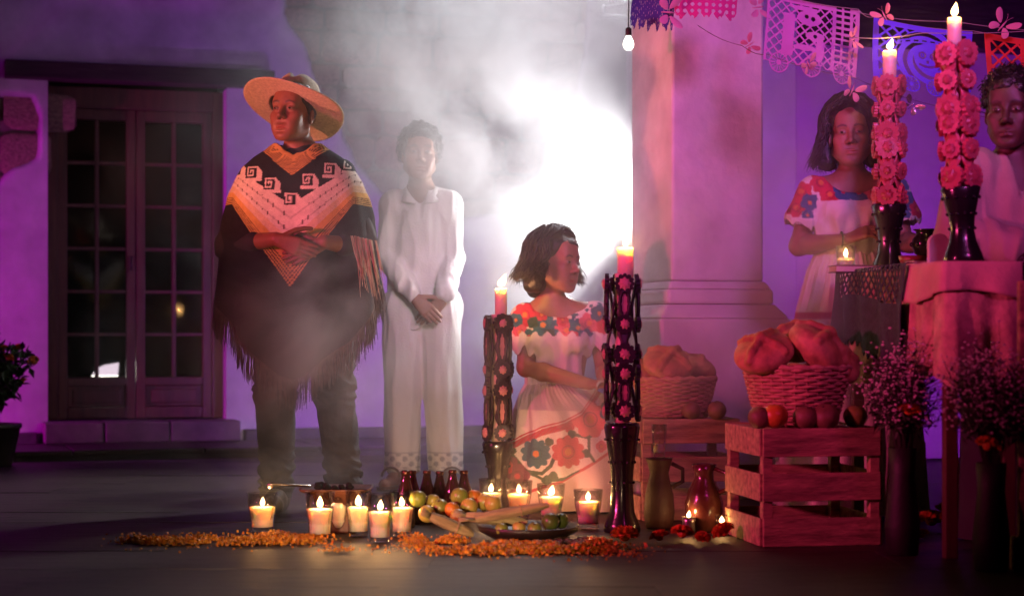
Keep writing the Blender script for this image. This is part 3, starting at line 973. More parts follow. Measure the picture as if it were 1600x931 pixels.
# ---------------- marigold petals (scattered, uncountable)
M_petal = pmat('marigold_petal', rough=.6, var=.2, vcol=True, bump=0)
def petals(name, label, spots, n, zmax, spread):
    V = []; F = []; C = []
    r = np.random.default_rng(len(name) + n)
    P0 = []
    for (x0, y0, x1, y1, wd, wgt) in spots:
        m = int(n * wgt)
        t = r.random(m)
        P0.append(np.stack([x0 + (x1 - x0) * t + r.normal(0, wd * .6, m), y0 + (y1 - y0) * t + r.normal(0, wd, m)], 1))
    P0 = np.concatenate(P0)
    nn = vnoise(np.concatenate([P0, P0[:, :1] * 0], 1), 11, 3, 2)
    keep = nn > -0.25
    P0 = P0[keep]; nn = nn[keep]
    m = len(P0)
    z = zmax * r.random(m) ** 1.3 * np.clip(.55 + nn, .15, 1.2) + .003
    a = r.random(m) * 6.28; tl = r.normal(0, .7, m); ln = r.uniform(.007, .016, m); wd = ln * r.uniform(.35, .6, m)
    d = np.stack([np.cos(a) * np.cos(tl), np.sin(a) * np.cos(tl), np.sin(tl)], 1)
    s_ = np.stack([-np.sin(a), np.cos(a), np.zeros(m)], 1)
    up = np.cross(d, s_)
    c = np.concatenate([P0, z[:, None]], 1); c[:, 2] = np.maximum(c[:, 2], np.abs(d[:, 2]) * ln * .5 + .002)
    rows = [c - d * ln[:, None] * .5, c - s_ * wd[:, None] * .6 + up * .003, c + s_ * wd[:, None] * .6 + up * .003, c + d * ln[:, None] * .35 - s_ * wd[:, None] * .8 - up * .002, c + d * ln[:, None] * .35 + s_ * wd[:, None] * .8 - up * .002]
    V = np.stack(rows, 1).reshape(-1, 3)
    i = np.arange(m)[:, None] * 5
    F = np.concatenate([np.stack([i + 0, i + 2, i + 1], -1).reshape(-1, 3), np.stack([i + 1, i + 2, i + 4], -1).reshape(-1, 3), np.stack([i + 1, i + 4, i + 3], -1).reshape(-1, 3)])
    base = np.array([[.80, .28, .02], [.85, .38, .03], [.70, .20, .015], [.82, .32, .025]])[r.integers(0, 4, m)] * r.uniform(.7, 1.15, (m, 1))
    o = np_mesh(name, V, F, M_petal, None, np.repeat(base, 5, 0), smooth=False)
    tag(o, label, 'petals', kind='stuff')
petals('marigold_petals', 'strip of loose orange marigold petals on the floor under the left candle', [(-1.30, 6.22, -.80, 6.30, .035, .45), (-.95, 6.27, -.68, 6.30, .045, .50), (-1.3, 6.22, -.6, 6.26, .10, .05)], 9500, .026, .03)
petals('marigold_petals', 'bank of orange marigold petals along the front of the platter', [(-.33, 6.22, -.12, 6.12, .055, .30), (-.22, 6.02, .0, 5.99, .045, .30), (-.02, 5.98, .32, 6.02, .035, .34), (-.40, 6.02, .40, 5.9, .10, .05), (-.62, 5.98, -.52, 5.98, .012, .006)], 17000, .036, .03)

# ---------------- whole marigold heads
def marigold_mesh():
    vs = MB()
    rr = random.Random(3)
    for ring, (n, ph, ln) in enumerate(((11, .1, .040), (11, .35, .038), (10, .62, .035), (8, .9, .031), (6, 1.15, .028), (4, 1.4, .024))):
        for k in range(n):
            a = 2 * PI * k / n + ring * .5 + rr.uniform(-.1, .1)
            M = Matrix.Rotation(a, 4, 'Z') @ Matrix.Rotation(-ph + rr.uniform(-.1, .1), 4, 'Y')
            w = .013
            vs.add([(.006, -w * .4, 0), (.006, w * .4, 0), (ln * .7, w, .003), (ln, w * .75, -.002), (ln * .93, 0, .002), (ln, -w * .75, -.003), (ln * .7, -w, .003), (ln * .6, 0, -.003)],
                   [(0, 7, 6), (0, 1, 7), (1, 2, 7), (7, 2, 3, 4), (7, 4, 5, 6)], M)
    vs.ball((0, 0, 0), (.017, .017, .016), 8, 6)
    o = vs.build('marigold', pmat('marigold_orange', (0.60, 0.15, 0.015), rough=.6, var=.35, vscale=30, bump=0), smooth=False)
    return o
MG = marigold_mesh()
def marigold(loc, label, s=1.0, group='marigold heads on the ground', first=[True]):
    if first[0]:
        o = MG; first[0] = False
    else:
        o = MG.copy(); COL.objects.link(o)
    o.location = loc; o.scale = (s, s, s)
    o.rotation_euler = (random.uniform(-.5, .5), random.uniform(-.4, .4), random.uniform(0, 6))
    for k in list(o.keys()):
        if k in ('label', 'category', 'group'): del o[k]
    tag(o, label, 'flower', group)
    return o
def mg(px, py, D, label, s=1.0, g='marigold heads on the ground'):
    D = FPX * (H_EYE - .028 * s) / (py - 523)
    p = W(px, py, D); marigold(p, label, s, g)
mg(976, 836, 6.38, 'large marigold head at the foot of the large black candlestick', 1.25)
mg(1066, 832, 6.45, 'marigold head just right of the tealight, lying on the floor', 1.05)
mg(1030, 838, 6.4, 'marigold head between the large candlestick and the tealight', .9)
mg(1130, 830, 6.4, 'marigold head touching the side of the near crate', 1.1)
mg(1098, 840, 6.36, 'small marigold head lowest before the tealight', .75)
mg(1150, 800, 6.5, 'marigold head leaning on the near crate side slats', .9)
mg(1408, 808, 6.35, 'marigold head at the foot of the white taper', .9)
mg(1455, 812, 6.3, 'big marigold head under the altar table', 1.35)
mg(1478, 800, 6.4, 'marigold head beside the red cone', 1.2)
mg(1516, 818, 6.2, 'marigold head right of the red cone', 1.15)
mg(1398, 830, 6.1, 'small marigold head by the near crate corner', .7)
mg(1440, 835, 6.1, 'small marigold head lowest under the altar table', .7)

# ---------------- marigold plant at the left edge
t = thing('marigold_plant', 'dark potted marigold plant with orange blooms at the left wall', 'plant', (-2.79, 9.95, 0.0))
MB().lathe([(.10, 0), (.11, .01), (.15, .20), (.158, .20), (.158, .225), (.14, .225), (.13, .19), (0, .18)], 24).build('pot', pmat('dark_pot', (.03, .02, .018), rough=.6), t)
stm = MB(); lv = MB(); rr = random.Random(5)
heads = []
for i in range(40):
    a = rr.uniform(0, 2 * PI); sp = rr.uniform(.05, .22); hh = rr.uniform(.22, .48)
    e = Vector((sp * math.cos(a), sp * math.sin(a), .2 + hh))
    m_ = Vector((sp * .3 * math.cos(a), sp * .3 * math.sin(a), .2 + hh * .5))
    stm.tube([(0, 0, .18), m_, e], .004, 5)
    heads.append(e)
    for q in range(24):
        u = rr.uniform(.05, .95); p = m_.lerp(e, u)
        M = Matrix.Translation(p) @ Euler((rr.uniform(-1, 1), rr.uniform(-1, 1), rr.uniform(0, 6))).to_matrix().to_4x4()
        lv.add([(0, 0, 0), (.035, .017, .004), (.075, 0, -.006), (.035, -.017, .004)], [(0, 1, 2, 3)], M)
stm.build('stems', pmat('green_stem', (.03, .045, .015)), t); lv.build('leaves', pmat('dark_leaf', (.025, .045, .018), rough=.5), t, smooth=False)
bpy.data.objects['leaves']['kind'] = 'stuff'
for e in heads[:14]:
    o = mesh_obj('bloom', MG.data, t); o.location = e; o.rotation_euler = (rr.uniform(-.7, .7), rr.uniform(-.7, .7), 0); o.scale = (.85,) * 3

# ================================================================== ORNATE CANDLESTICKS
def rosette_mesh(mat_pet, mat_mid):
    b = MB()
    n = 12; vs = []; fs = []
    for side, y in ((0, -.006), (1, .006)):
        vs.append((0, y, 0))
        for k in range(n * 4):
            a = 2 * PI * k / (n * 4)
            r = .036 * (.84 + .16 * abs(math.sin(a * n / 2)) ** .6)
            vs.append((r * math.cos(a), y, r * math.sin(a)))
    m = n * 4 + 1
    for k in range(n * 4):
        k2 = (k + 1) % (n * 4)
        fs += [(0, 1 + k, 1 + k2), (m, m + 1 + k2, m + 1 + k), (1 + k, m + 1 + k, m + 1 + k2, 1 + k2)]
    b.add(vs, fs)
    rim = b.build('petal_ring', mat_pet, smooth=False)
    b2 = MB()
    vs = [(0, -.014, 0)]; fs = []
    for j, (q, y) in enumerate(((.5, -.013), (1.0, -.0075))):
        for k in range(24):
            a = 2 * PI * k / 24
            r = .0215 * q * (.86 + .14 * math.cos(a * 8))
            vs.append((r * math.cos(a), y, r * math.sin(a)))
    for k in range(24):
        k2 = (k + 1) % 24
        fs += [(0, 1 + k, 1 + k2), (1 + k, 25 + k, 25 + k2, 1 + k2)]
    b2.add(vs, fs)
    mid = b2.build('flower_centre', mat_mid, smooth=False)
    d = (rim.data, mid.data)
    bpy.data.objects.remove(rim); bpy.data.objects.remove(mid)
    return d

def candlestick(loc, rz, scale, label, m_orn, m_mid, m_col, rows, Hb, Hcol, fins, group, rad=.052):
    """black turned base, wax column, vertical strips of scalloped wax flowers and ribbons"""
    t = thing('ornate_candlestick', label, 'candlestick', loc, rz, group)
    t.scale = (scale,) * 3
    base = [(.062, 0), (.066, .006), (.060, .03), (.044, .07), (.038, Hb * .42), (.042, Hb * .58), (.056, Hb * .80), (.064, Hb * .93), (.060, Hb * .965), (.050, Hb * .972), (0, Hb * .972)]
    MB().lathe(base, 28, wob=lambda a, z: 1 + .02 * math.sin(8 * a)).build('turned_base', M_black, t)
    # little beads on the base catch the light
    bd = MB()
    for (zz, rr_, n) in ((Hb * .44, .041, 10), (Hb * .62, .046, 12), (Hb * .82, .060, 12)):
        for k in range(n):
            a = 2 * PI * k / n
            bd.ball((rr_ * math.cos(a), rr_ * math.sin(a), zz), .0055, 6, 4)
    bd.build('beads', M_black, t)
    colp = []
    N = 24
    for i in range(N + 1):
        v = i / N
        colp.append((.021 + .006 * math.cos(v * 2 * PI * 2 + .5), Hb * .97 + (Hcol) * v))
    MB().lathe(colp + [(0, Hb * .97 + Hcol)], 18).build('wax_column', m_col, t)
    pr, md = rosette_mesh(m_orn, m_mid)
    for fi in range(fins):
        a = 2 * PI * fi / fins + .25
        # ribbon strip
        f = bpy.data.objects.new('ornament_strip', None)
        rib = MB()
        def rb(u, v, a=a):
            z = Hb * .97 + .01 + (Hcol - .02) * v
            r = rad * (.86 + .18 * math.cos(v * 2 * PI * 2 * 1.0))
            wv = .019 * (1 + .30 * math.sin(v * 44))
            off = (u - .5) * 2 * wv
            return (r * math.cos(a) - off * math.sin(a), r * math.sin(a) + off * math.cos(a), z)
        rib.grid(rb, 4, 70)
        strip = rib.build('ribbon', m_orn, t, thick=.007)
        for (zf, sc) in rows:
            z = Hb * .97 + Hcol * zf
            r = rad * 1.12
            rim = mesh_obj('petal_ring', pr, strip); mid = mesh_obj('flower_centre', md, strip)
            for o in (rim, mid):
                o.location = (r * math.cos(a), r * math.sin(a), z)
                q_ = random.uniform(.9, 1.1)
                o.rotation_euler = (random.uniform(-.22, .22), random.uniform(0, 6), a + PI / 2 + random.uniform(-.15, .15))
                o.scale = (sc * q_, 1.15, sc * q_)
        # curled loops between the flowers
        for (z0, z1) in zip([q[0] for q in rows][:-1], [q[0] for q in rows][1:]):
            if z1 - z0 > .2:
                zc = Hb * .97 + Hcol * (z0 + z1) / 2
                hgt = Hcol * (z1 - z0) * .30
                lp = []
                for q in np.linspace(0, 2 * PI, 33):
                    off = .017 * math.cos(q) * (1 + .12 * math.cos(q * 12)); rr2 = rad * 1.12
                    lp.append((rr2 * math.cos(a) - off * math.sin(a), rr2 * math.sin(a) + off * math.cos(a), zc + hgt * 1.1 * math.sin(q) * (1 + .06 * math.cos(q * 12))))
                MB().tube(lp, .0075, 6, cap=False).build('loop', m_orn, strip)
                cpt = [(rad * 1.07 * math.cos(a) - .012 * math.cos(q) * math.sin(a), rad * 1.07 * math.sin(a) + .012 * math.cos(q) * math.cos(a), zc + hgt * .9 * math.sin(q)) for q in np.linspace(0, 2 * PI, 20, endpoint=False)]
                MB().add(cpt, [tuple(range(20))]).build('loop_centre', m_mid, strip, smooth=False, thick=.006)
    return t

M_blackwax = pmat('black_wax', (0.018, 0.010, 0.016), rough=0.5, var=.3, bump=.2)
M_pinkmid = pmat('dusty_pink_wax', (0.50, 0.22, 0.22), rough=.5, var=.2, bump=.2)
M_cream = pmat('cream_wax', (0.72, 0.55, 0.42), rough=.45, var=.08, sss=.4, ssr=.02)
M_pinkwax = pmat('pink_wax', (0.46, 0.09, 0.12), rough=.38, var=.2, bump=.25, sss=.5, ssr=.02)
M_pinkwax2 = pmat('rose_wax', (0.36, 0.06, 0.08), rough=.38, var=.2, bump=.2, sss=.4, ssr=.02)

def taper_candle(loc, r, h, label, lean=0.0, power=.5, mat=None):
    t = thing('pillar_candle', label, 'candle', loc, 0, 'thick candles on the candlesticks')
    MB().lathe([(r, 0), (r * 1.01, h * .5), (r, h * .96), (r * .93, h), (r * .80, h - .003), (0, h - .006)], 20, wob=lambda a, z: 1 + .02 * math.sin(3 * a + z * 40)).build('wax', mat or pmat('candle_wax', (0.85, 0.68, 0.50), rough=.4, var=.05, sss=1.0, ssr=.06, bump=.05), t)
    MB().tube([(0, 0, h - .007), (0, 0, h + .006), (.002, 0, h + .011)], .0013, 5).build('wick', M_wick, t)
    flame(t, h + .006, h=.047, lean=lean, power=power)
    return t

# slim black one on the ground, left of the girl
s = 392.0; D1 = FPX / s
p = Vector(((778 - 800) / s, D1, 0))
candlestick(p, .12, 1.0, 'slimmer black candlestick with scalloped wax flowers, left of the kneeling girl', M_blackwax, M_pinkmid, M_cream,
            [(.07, 1.0), (.40, 1.0), (.565, 1.0), (.93, 1.0)], .285, .505, 4, 'black ornate candlesticks on the ground', rad=.042)
taper_candle((p.x + .012, p.y, .765), .024, .12, 'lit candle topping the slim black candlestick', lean=.35, power=.8)
# large black one right of the girl
s = 439.0; D2 = FPX / s
p = Vector(((972 - 800) / s, D2, 0))
candlestick(p, -.15, 1.0, 'large black candlestick with scalloped wax flowers, right of the kneeling girl', M_blackwax, M_pinkmid, M_cream,
            [(.08, 1.05), (.33, 1.05), (.46, 1.05), (.66, .9), (.93, 1.1)], .40, .53, 4, 'black ornate candlesticks on the ground', rad=.050)
taper_candle((p.x + .012, p.y, .905), .029, .105, 'lit candle topping the large black candlestick', lean=.25, power=.9)

# ================================================================== PEOPLE
M_skin = pmat('skin', rough=0.48, var=0.12, vscale=40, bump=0.14, bscale=220, sss=0.25, ssr=0.006, vcol=True)
M_eye = pmat('eye', rough=0.12, var=0.02, bump=0, vcol=True, coat=.5)
M_hair = pmat('dark_hair', (0.012, 0.009, 0.008), rough=0.42, var=.4, vscale=40, bump=0.5, bscale=90)
A3 = lambda v: np.array(tuple(v), float)

def hmat(pos, yaw=0, pitch=0, roll=0):
    """head frame; yaw turns to picture right, pitch lifts the chin, roll leans to picture right"""
    return Matrix.Translation(pos) @ Euler((0, 0, R(yaw))).to_matrix().to_4x4() @ Euler((R(-pitch), 0, 0)).to_matrix().to_4x4() @ Euler((0, R(roll), 0)).to_matrix().to_4x4()

def head_solid(S, M, sc=1.0, fem=0.0, wide=1.0):
    Rm = np.array(M.to_3x3())
    def T(x, y, z): return tuple(M @ Vector((x * sc * wide, y * sc, z * sc)))
    def ell(c, r, k, op='u'): S.ell(T(*c), [q * sc for q in r], k * sc, Rm, op)
    def cap(a, b, ra, rb, k, op='u'): S.cap(T(*a), T(*b), ra * sc, rb * sc, k * sc, op=op)
    ell((0, .018, .040), (.077, .094, .083), .0)
    ell((0, -.028, -.030), (.060, .062, .080), .03)
    for s_ in (-1, 1):
        cap((s_ * .054, .000, -.058), (s_ * .022, -.066, -.100), .022, .016, .03)
        ell((s_ * .041, -.062, -.022), (.026, .024, .022), .025)
        ell((s_ * .030, -.060, -.060), (.024, .028, .028), .03)
    ell((0, -.074, -.104), (.021 - .003 * fem, .017, .015), .022)
    cap((-.040, -.079, .026), (.040, -.079, .026), .013, .013, .022)
    ell((0, -.062, .060), (.055, .034, .045), .03)
    for s_ in (-1, 1):
        ell((s_ * .032, -.100, .006), (.019, .017, .012), .012, 's')
    cap((0, -.088, .016), (0, -.109, -.025), .0080, .0110, .014)
    ell((0, -.112, -.030), (.0110, .011, .0095), .008)
    for s_ in (-1, 1):
        ell((s_ * .0135, -.098, -.034), (.0085, .010, .0080), .006)
        ell((s_ * .031, -.080, .005), (.0165, .0135, .0125), .006)
    cap((-.017, -.089, -.0665), (.017, -.089, -.0665), .0060, .0060, .008)
    ell((0, -.0925, -.066), (.017, .0070, .0052), .006)
    ell((0, -.0905, -.0775), (.019, .0080, .0066), .007)
    cap((-.023, -.0935, -.0715), (.023, -.0935, -.0715), .0022, .0022, .004, 's')
    ell((0, -.096, -.088), (.013, .006, .005), .008, 's')
    for s_ in (-1, 1):
        c = T(s_ * .075, .012, -.008)
        Re = Rm @ np.array(Euler((R(-12), 0, R(s_ * 22))).to_matrix())
        S.ell(c, [.0085 * sc, .020 * sc, .032 * sc], .008, Re)
        S.ell(T(s_ * .082, .008, -.006), [.006 * sc, .010 * sc, .018 * sc], .005, Re, 's')

def hand_solid(S, w, f, n, right=True, curl=(.5, .55, .6, .65), sc=1.0, spread=.05, thumb=.5):
    f = Vector(f).normalized(); n = Vector(n); n = (n - f * n.dot(f)).normalized()
    s_ = f.cross(n) * (1 if right else -1)
    w = Vector(w)
    P = lambda a, b, c: w + (f * a + s_ * b + n * c) * sc
    offs = (.027, .009, -.009, -.026)
    for i, o in enumerate(offs):
        S.cap(P(.012, o * .55, 0), P(.088 - abs(o) * .25, o, 0), .0135 * sc, .0115 * sc, .012 * sc)
    L = (.072, .080, .074, .058)
    for i, o in enumerate(offs):
        p = P(.088 - abs(o) * .25, o, 0)
        ang = 0
        d0 = (f + s_ * (o * spread * 60 * .1)).normalized()
        r = .0088 if i < 3 else .0076
        for j, q in enumerate((.45, .31, .24)):
            ang += curl[i] * (.7 if j == 0 else 1.0)
            d = d0 * math.cos(ang) + n * math.sin(ang)
            e = p + d * L[i] * q * sc
            S.cap(p, e, r * sc, r * .93 * sc, .0035 if j == 0 else .002)
            p = e; r *= .92
    p = P(.022, .026, .006); d = (f * .62 + s_ * .70 + n * .25).normalized()
    r = .0125
    for j, q in enumerate((.044, .034, .027)):
        e = p + d * q * sc
        S.cap(p, e, r * sc, r * .86 * sc, .006 if j == 0 else .002)
        p = e; r *= .86
        d = (d + f * thumb * .5 + n * thumb * .35 - s_ * .22).normalized()

def arm_solid(S, sh, el, wr, r=(.050, .040, .040, .027), k=.02):
    S.cap(sh, el, r[0], r[1], k)
    m = Vector(el).lerp(Vector(wr), .28)
    S.cap(el, m, r[1], r[2], k)
    S.cap(m, wr, r[2], r[3], k)

def leg_solid(S, hip, kn, an, toe, rr=1.0):
    S.cap(hip, kn, .082 * rr, .055 * rr, .03)
    m = Vector(kn).lerp(Vector(an), .3)
    S.cap(kn, m, .053 * rr, .056 * rr, .02); S.cap(m, an, .056 * rr, .036 * rr, .02)
    an = Vector(an); toe = Vector(toe)
    heel = an + (an - toe).normalized() * .045; heel.z = .028
    S.cap(heel, (toe.x, toe.y, .022), .032, .026, .02)
    S.cap(an, ((an.x + toe.x) / 2, (an.y + toe.y) / 2, .04), .036, .030, .02)

def make_body(root, J, skin, h=.0045, sc=1.0, fem=0.0, wide=1.0, brow=1.0, lip=(1.05, .62, .62), tw=.15):
    M = J['head']
    pts = [A3(J[k]) for k in J if k not in ('head', 'hands')] + [A3(M.translation)]
    lo = np.min(pts, 0) - np.array([.16, .24, .03]); hi = np.max(pts, 0) + np.array([.16, .16, .16])
    lo[2] = max(lo[2], -.01) if 'anR' in J else lo[2] - .05
    S = Solid(lo, hi, h)
    head_solid(S, M, sc, fem, wide)
    nk = Vector(J['neck'])
    S.cap(M @ Vector((0, .022, -.045)), nk + Vector((0, .0, -.02)), .050 * (1 - .12 * fem), .056 * (1 - .12 * fem), .025)
    shR, shL = Vector(J['shR']), Vector(J['shL'])
    pel = Vector(J['pelvis'])
    ch = (shR + shL) / 2 + Vector((0, 0, -.10))
    S.cap(shR + (shL - shR) * .12, shL + (shR - shL) * .12, .045, .045, .04)
    S.cap(nk + Vector((0, .01, -.01)), shR, .05, .045, .05); S.cap(nk + Vector((0, .01, -.01)), shL, .05, .045, .05)
    S.cap(ch, pel, tw, tw * .86, .05, flat=((0, 1, 0), .62))
    for q in 'RL':
        if 'el' + q in J:
            arm_solid(S, J['sh' + q], J['el' + q], J['wr' + q], r=(.048, .040, .040, .027) if not fem else (.043, .036, .036, .024))
        if 'an' + q in J:
            leg_solid(S, J['hip' + q], J['kn' + q], J['an' + q], J['toe' + q])
    for kw in J.get('hands', []):
        hand_solid(S, **kw)
    V, F = S.mesh()
    Mi = np.array(M.inverted())
    Lc = (V @ Mi[:3, :3].T + Mi[:3, 3]) / sc
    x, y, z = Lc[:, 0] / wide, Lc[:, 1], Lc[:, 2]
    C = np.tile(np.array(skin), (len(V), 1))
    front = (y < -.055) & (np.abs(x) < .07) & (z > -.13) & (z < .12)
    ax = np.abs(x)
    # eyebrows, lips, redder cheeks, darker lids
    bz = .0265 + .006 * np.sin(np.clip((ax - .012) / .042, 0, 1) * PI) - .004 * np.clip((ax - .03) / .03, 0, 1)
    bm = front * np.clip(1.3 - np.abs(z - bz) / (.0042 * brow), 0, 1) * np.clip((ax - .011) / .004, 0, 1) * np.clip((.054 - ax) / .006, 0, 1)
    C = C * (1 - bm[:, None] * .86)
    lm = front * np.clip(1.5 - ((x / .024) ** 2 + ((z + .0715) / .0105) ** 2) * 1.3, 0, 1) * (y < -.084)
    C = C * (1 - lm[:, None]) + lm[:, None] * C * np.array(lip)
    ch_ = front * np.exp(-((ax - .042) ** 2 + (z + .03) ** 2) / .018 ** 2)
    C = C * (1 + ch_[:, None] * np.array([.10, -.08, -.08]))
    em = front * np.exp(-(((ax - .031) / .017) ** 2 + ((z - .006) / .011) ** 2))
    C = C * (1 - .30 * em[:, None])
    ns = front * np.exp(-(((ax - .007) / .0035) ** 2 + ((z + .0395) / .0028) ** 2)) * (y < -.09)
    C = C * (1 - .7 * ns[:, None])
    C = C * (1 + .06 * vnoise(V, 30, 8, 3)[:, None])
    o = np_mesh('body', V, F, M_skin, root, np.clip(C, .003, 1))
    for q in (-1, 1):
        b = MB()
        b.ball((0, 0, 0), (.0118 * sc, .0062 * sc, .0046 * sc), 28, 17)
        vv = np.array([tuple(p) for p in b.v]) / sc
        rr_ = np.hypot(vv[:, 0], vv[:, 2])
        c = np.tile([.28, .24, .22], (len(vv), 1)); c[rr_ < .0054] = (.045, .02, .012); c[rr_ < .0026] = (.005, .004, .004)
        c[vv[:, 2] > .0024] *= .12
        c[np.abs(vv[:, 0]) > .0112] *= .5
        b.c = [tuple(t) for t in c]
        e = b.build('eye', M_eye, root)
        e.matrix_local = M @ Matrix.Translation((q * .0315 * sc * wide, -.0900 * sc, .0045 * sc)) @ Matrix.Rotation(R(q * 10), 4, 'Z')
    return o

def hair_cap(root, M, sc=1.0, r=(.083, .102, .092), c=(0, .020, .044), line=.075, slope=.94, noise=.010, ns=28, extra=None, h=.0045, mat=None, frontcut=True, name='hair'):
    Rm = np.array(M.to_3x3())
    pos = A3(M.translation)
    S = Solid(pos - .24 * sc, pos + .24 * sc, h)
    S.ell(M @ (Vector(c) * sc), [q * sc for q in r], 0, Rm)
    S.ell(M @ (Vector((0, -.046, .074)) * sc), [.066 * sc, .047 * sc, .042 * sc], .02, Rm)
    Mi = np.array(M.inverted())
    def cut(X, Y, Z):
        y = (Mi[1, 0] * X + Mi[1, 1] * Y + Mi[1, 2] * Z + Mi[1, 3]) / sc
        z = (Mi[2, 0] * X + Mi[2, 1] * Y + Mi[2, 2] * Z + Mi[2, 3]) / sc
        return ((line - slope * (y + .085)) - z) * .72 * sc
    if frontcut: S.cut(cut)
    for (a, b, ra, rb, k) in (extra or []):
        S.cap(M @ (Vector(a) * sc), M @ (Vector(b) * sc), ra * sc, rb * sc, k)
    S.field(lambda P: vnoise((P - pos) @ Rm * np.array([1, 1, .45]), ns, 3, 3) * noise)
    V, F = S.mesh()
    return np_mesh(name, V, F, mat or M_hair, root)

def hair_strands(root, M, n, drop, sc=1.0, wave=.012, wfreq=9, out=.012, seed=1, r=.0022, part=0.0, faceaz=62, curl_end=.02, base=(.084, .103, .093), name='hair_strands', minr=.45, inward=0.0, start=(2, 70)):
    rr = random.Random(seed)
    b = MB()
    for i in range(n):
        az0 = rr.uniform(-180, 180)
        p0 = rr.uniform(*start) if abs(az0) > faceaz else rr.uniform(start[0], min(start[1], 28))
        side = 1 if az0 >= 0 else -1
        L = drop * rr.uniform(.75, 1.05)
        ph = rr.uniform(0, 6.28); wa = wave * rr.uniform(.5, 1.3)
        lift = out * rr.uniform(.2, 1.0)
        pts = []
        for k in range(9):
            t = k / 8
            pol = p0 + (98 - p0) * min(1, t * 1.8)
            az = az0
            if abs(az0) < faceaz:
                az = az0 + (side * (faceaz + 8) - az0) * min(1, max(0, (pol - 25) / 40))
            a, q = R(az), R(pol)
            d = Vector((math.sin(q) * math.sin(a), -math.sin(q) * math.cos(a), math.cos(q)))
            g_ = max(0.0, t * 1.8 - 1.0) / .8
            p = Vector((d.x * (base[0] + lift), d.y * (base[1] + lift) + .018, d.z * (base[2] + lift) + .044))
            p.z -= g_ * L
            w_ = math.sin(t * wfreq + ph) * wa * (.3 + t)
            p += Vector((math.cos(a) * w_ + d.x * (curl_end * g_ - inward * g_), math.sin(a) * w_ + d.y * (curl_end * g_ - inward * g_), .3 * w_))
            pts.append(M @ (p * sc))
        b.tube(pts, [r * sc * (1 - .75 * (k / 8) ** 2) for k in range(9)], 4, cap=False)
    o = b.build(name, M_hair, root)
    o['kind'] = 'stuff'
    return o

def curls(root, M, n, sc=1.0, seed=1, r=.0032, size=.012, base=(.084, .103, .096), line=.092, slope=.94):
    rr = random.Random(seed); b = MB(); k = 0
    while k < n:
        d = Vector((rr.gauss(0, 1), rr.gauss(0, 1), rr.gauss(.35, 1))).normalized()
        p = Vector((d.x * base[0], d.y * base[1] + .020, d.z * base[2] + .048))
        if p.z < line - slope * (p.y + .085): continue
        k += 1
        u = d.orthogonal().normalized(); w = d.cross(u)
        ph = rr.uniform(0, 6.28); s_ = size * rr.uniform(.6, 1.25); h = rr.uniform(.012, .034); sg = rr.choice((-1, 1))
        dn = Vector((0, 0, -rr.uniform(0, .016)))
        pts = []
        for q in range(11):
            t = q / 10; a = ph + sg * t * 7.5
            pts.append(M @ ((p + d * (h * t - .004) + (u * math.cos(a) + w * math.sin(a)) * s_ * (.5 + .5 * t) + dn * t) * sc))
        b.tube(pts, [r * sc * (1 - .5 * q / 10) for q in range(11)], 4, cap=False)
    o = b.build('hair_curls', M_hair, root); o['kind'] = 'stuff'
    return o

def folds(P, seed=0, amp=.006):
    """cloth creases on garments"""
    a = vnoise(P * np.array([1, 1, .28]), 16, seed, 2)
    b_ = vnoise(P * np.array([1, 1, .7]), 9, seed + 5, 2)
    return -amp * (1 - np.abs(a) * 2.2) - amp * .8 * b_

def flower_paint(x, z, fl):
    """flat embroidery: (x, z, radius, petals, colour, centre colour) -> colour array and mask"""
    C = np.zeros((len(x), 3)); Mk = np.zeros(len(x))
    for (fx, fz, fr, n, col, cc) in fl:
        dx, dz = x - fx, z - fz
        d = np.hypot(dx, dz); a = np.arctan2(dz, dx)
        rad = fr * (.80 + .20 * np.abs(np.cos(a * n / 2 + fx * 40)))
        m = d < rad
        C[m] = col; Mk[m] = 1
        m2 = (d > fr * .34) & (d < fr * .40) & m
        C[m2] = np.array(col) * .5
        m3 = d < fr * .22
        C[m3] = cc
    return C, Mk

def curve_paint(x, z, pts, w):
    d = np.full(len(x), 9.0)
    for (ax, az), (bx, bz) in zip(pts[:-1], pts[1:]):
        ex, ez = bx - ax, bz - az
        t = np.clip(((x - ax) * ex + (z - az) * ez) / (ex * ex + ez * ez), 0, 1)
        d = np.minimum(d, np.hypot(x - ax - t * ex, z - az - t * ez))
    return d < w

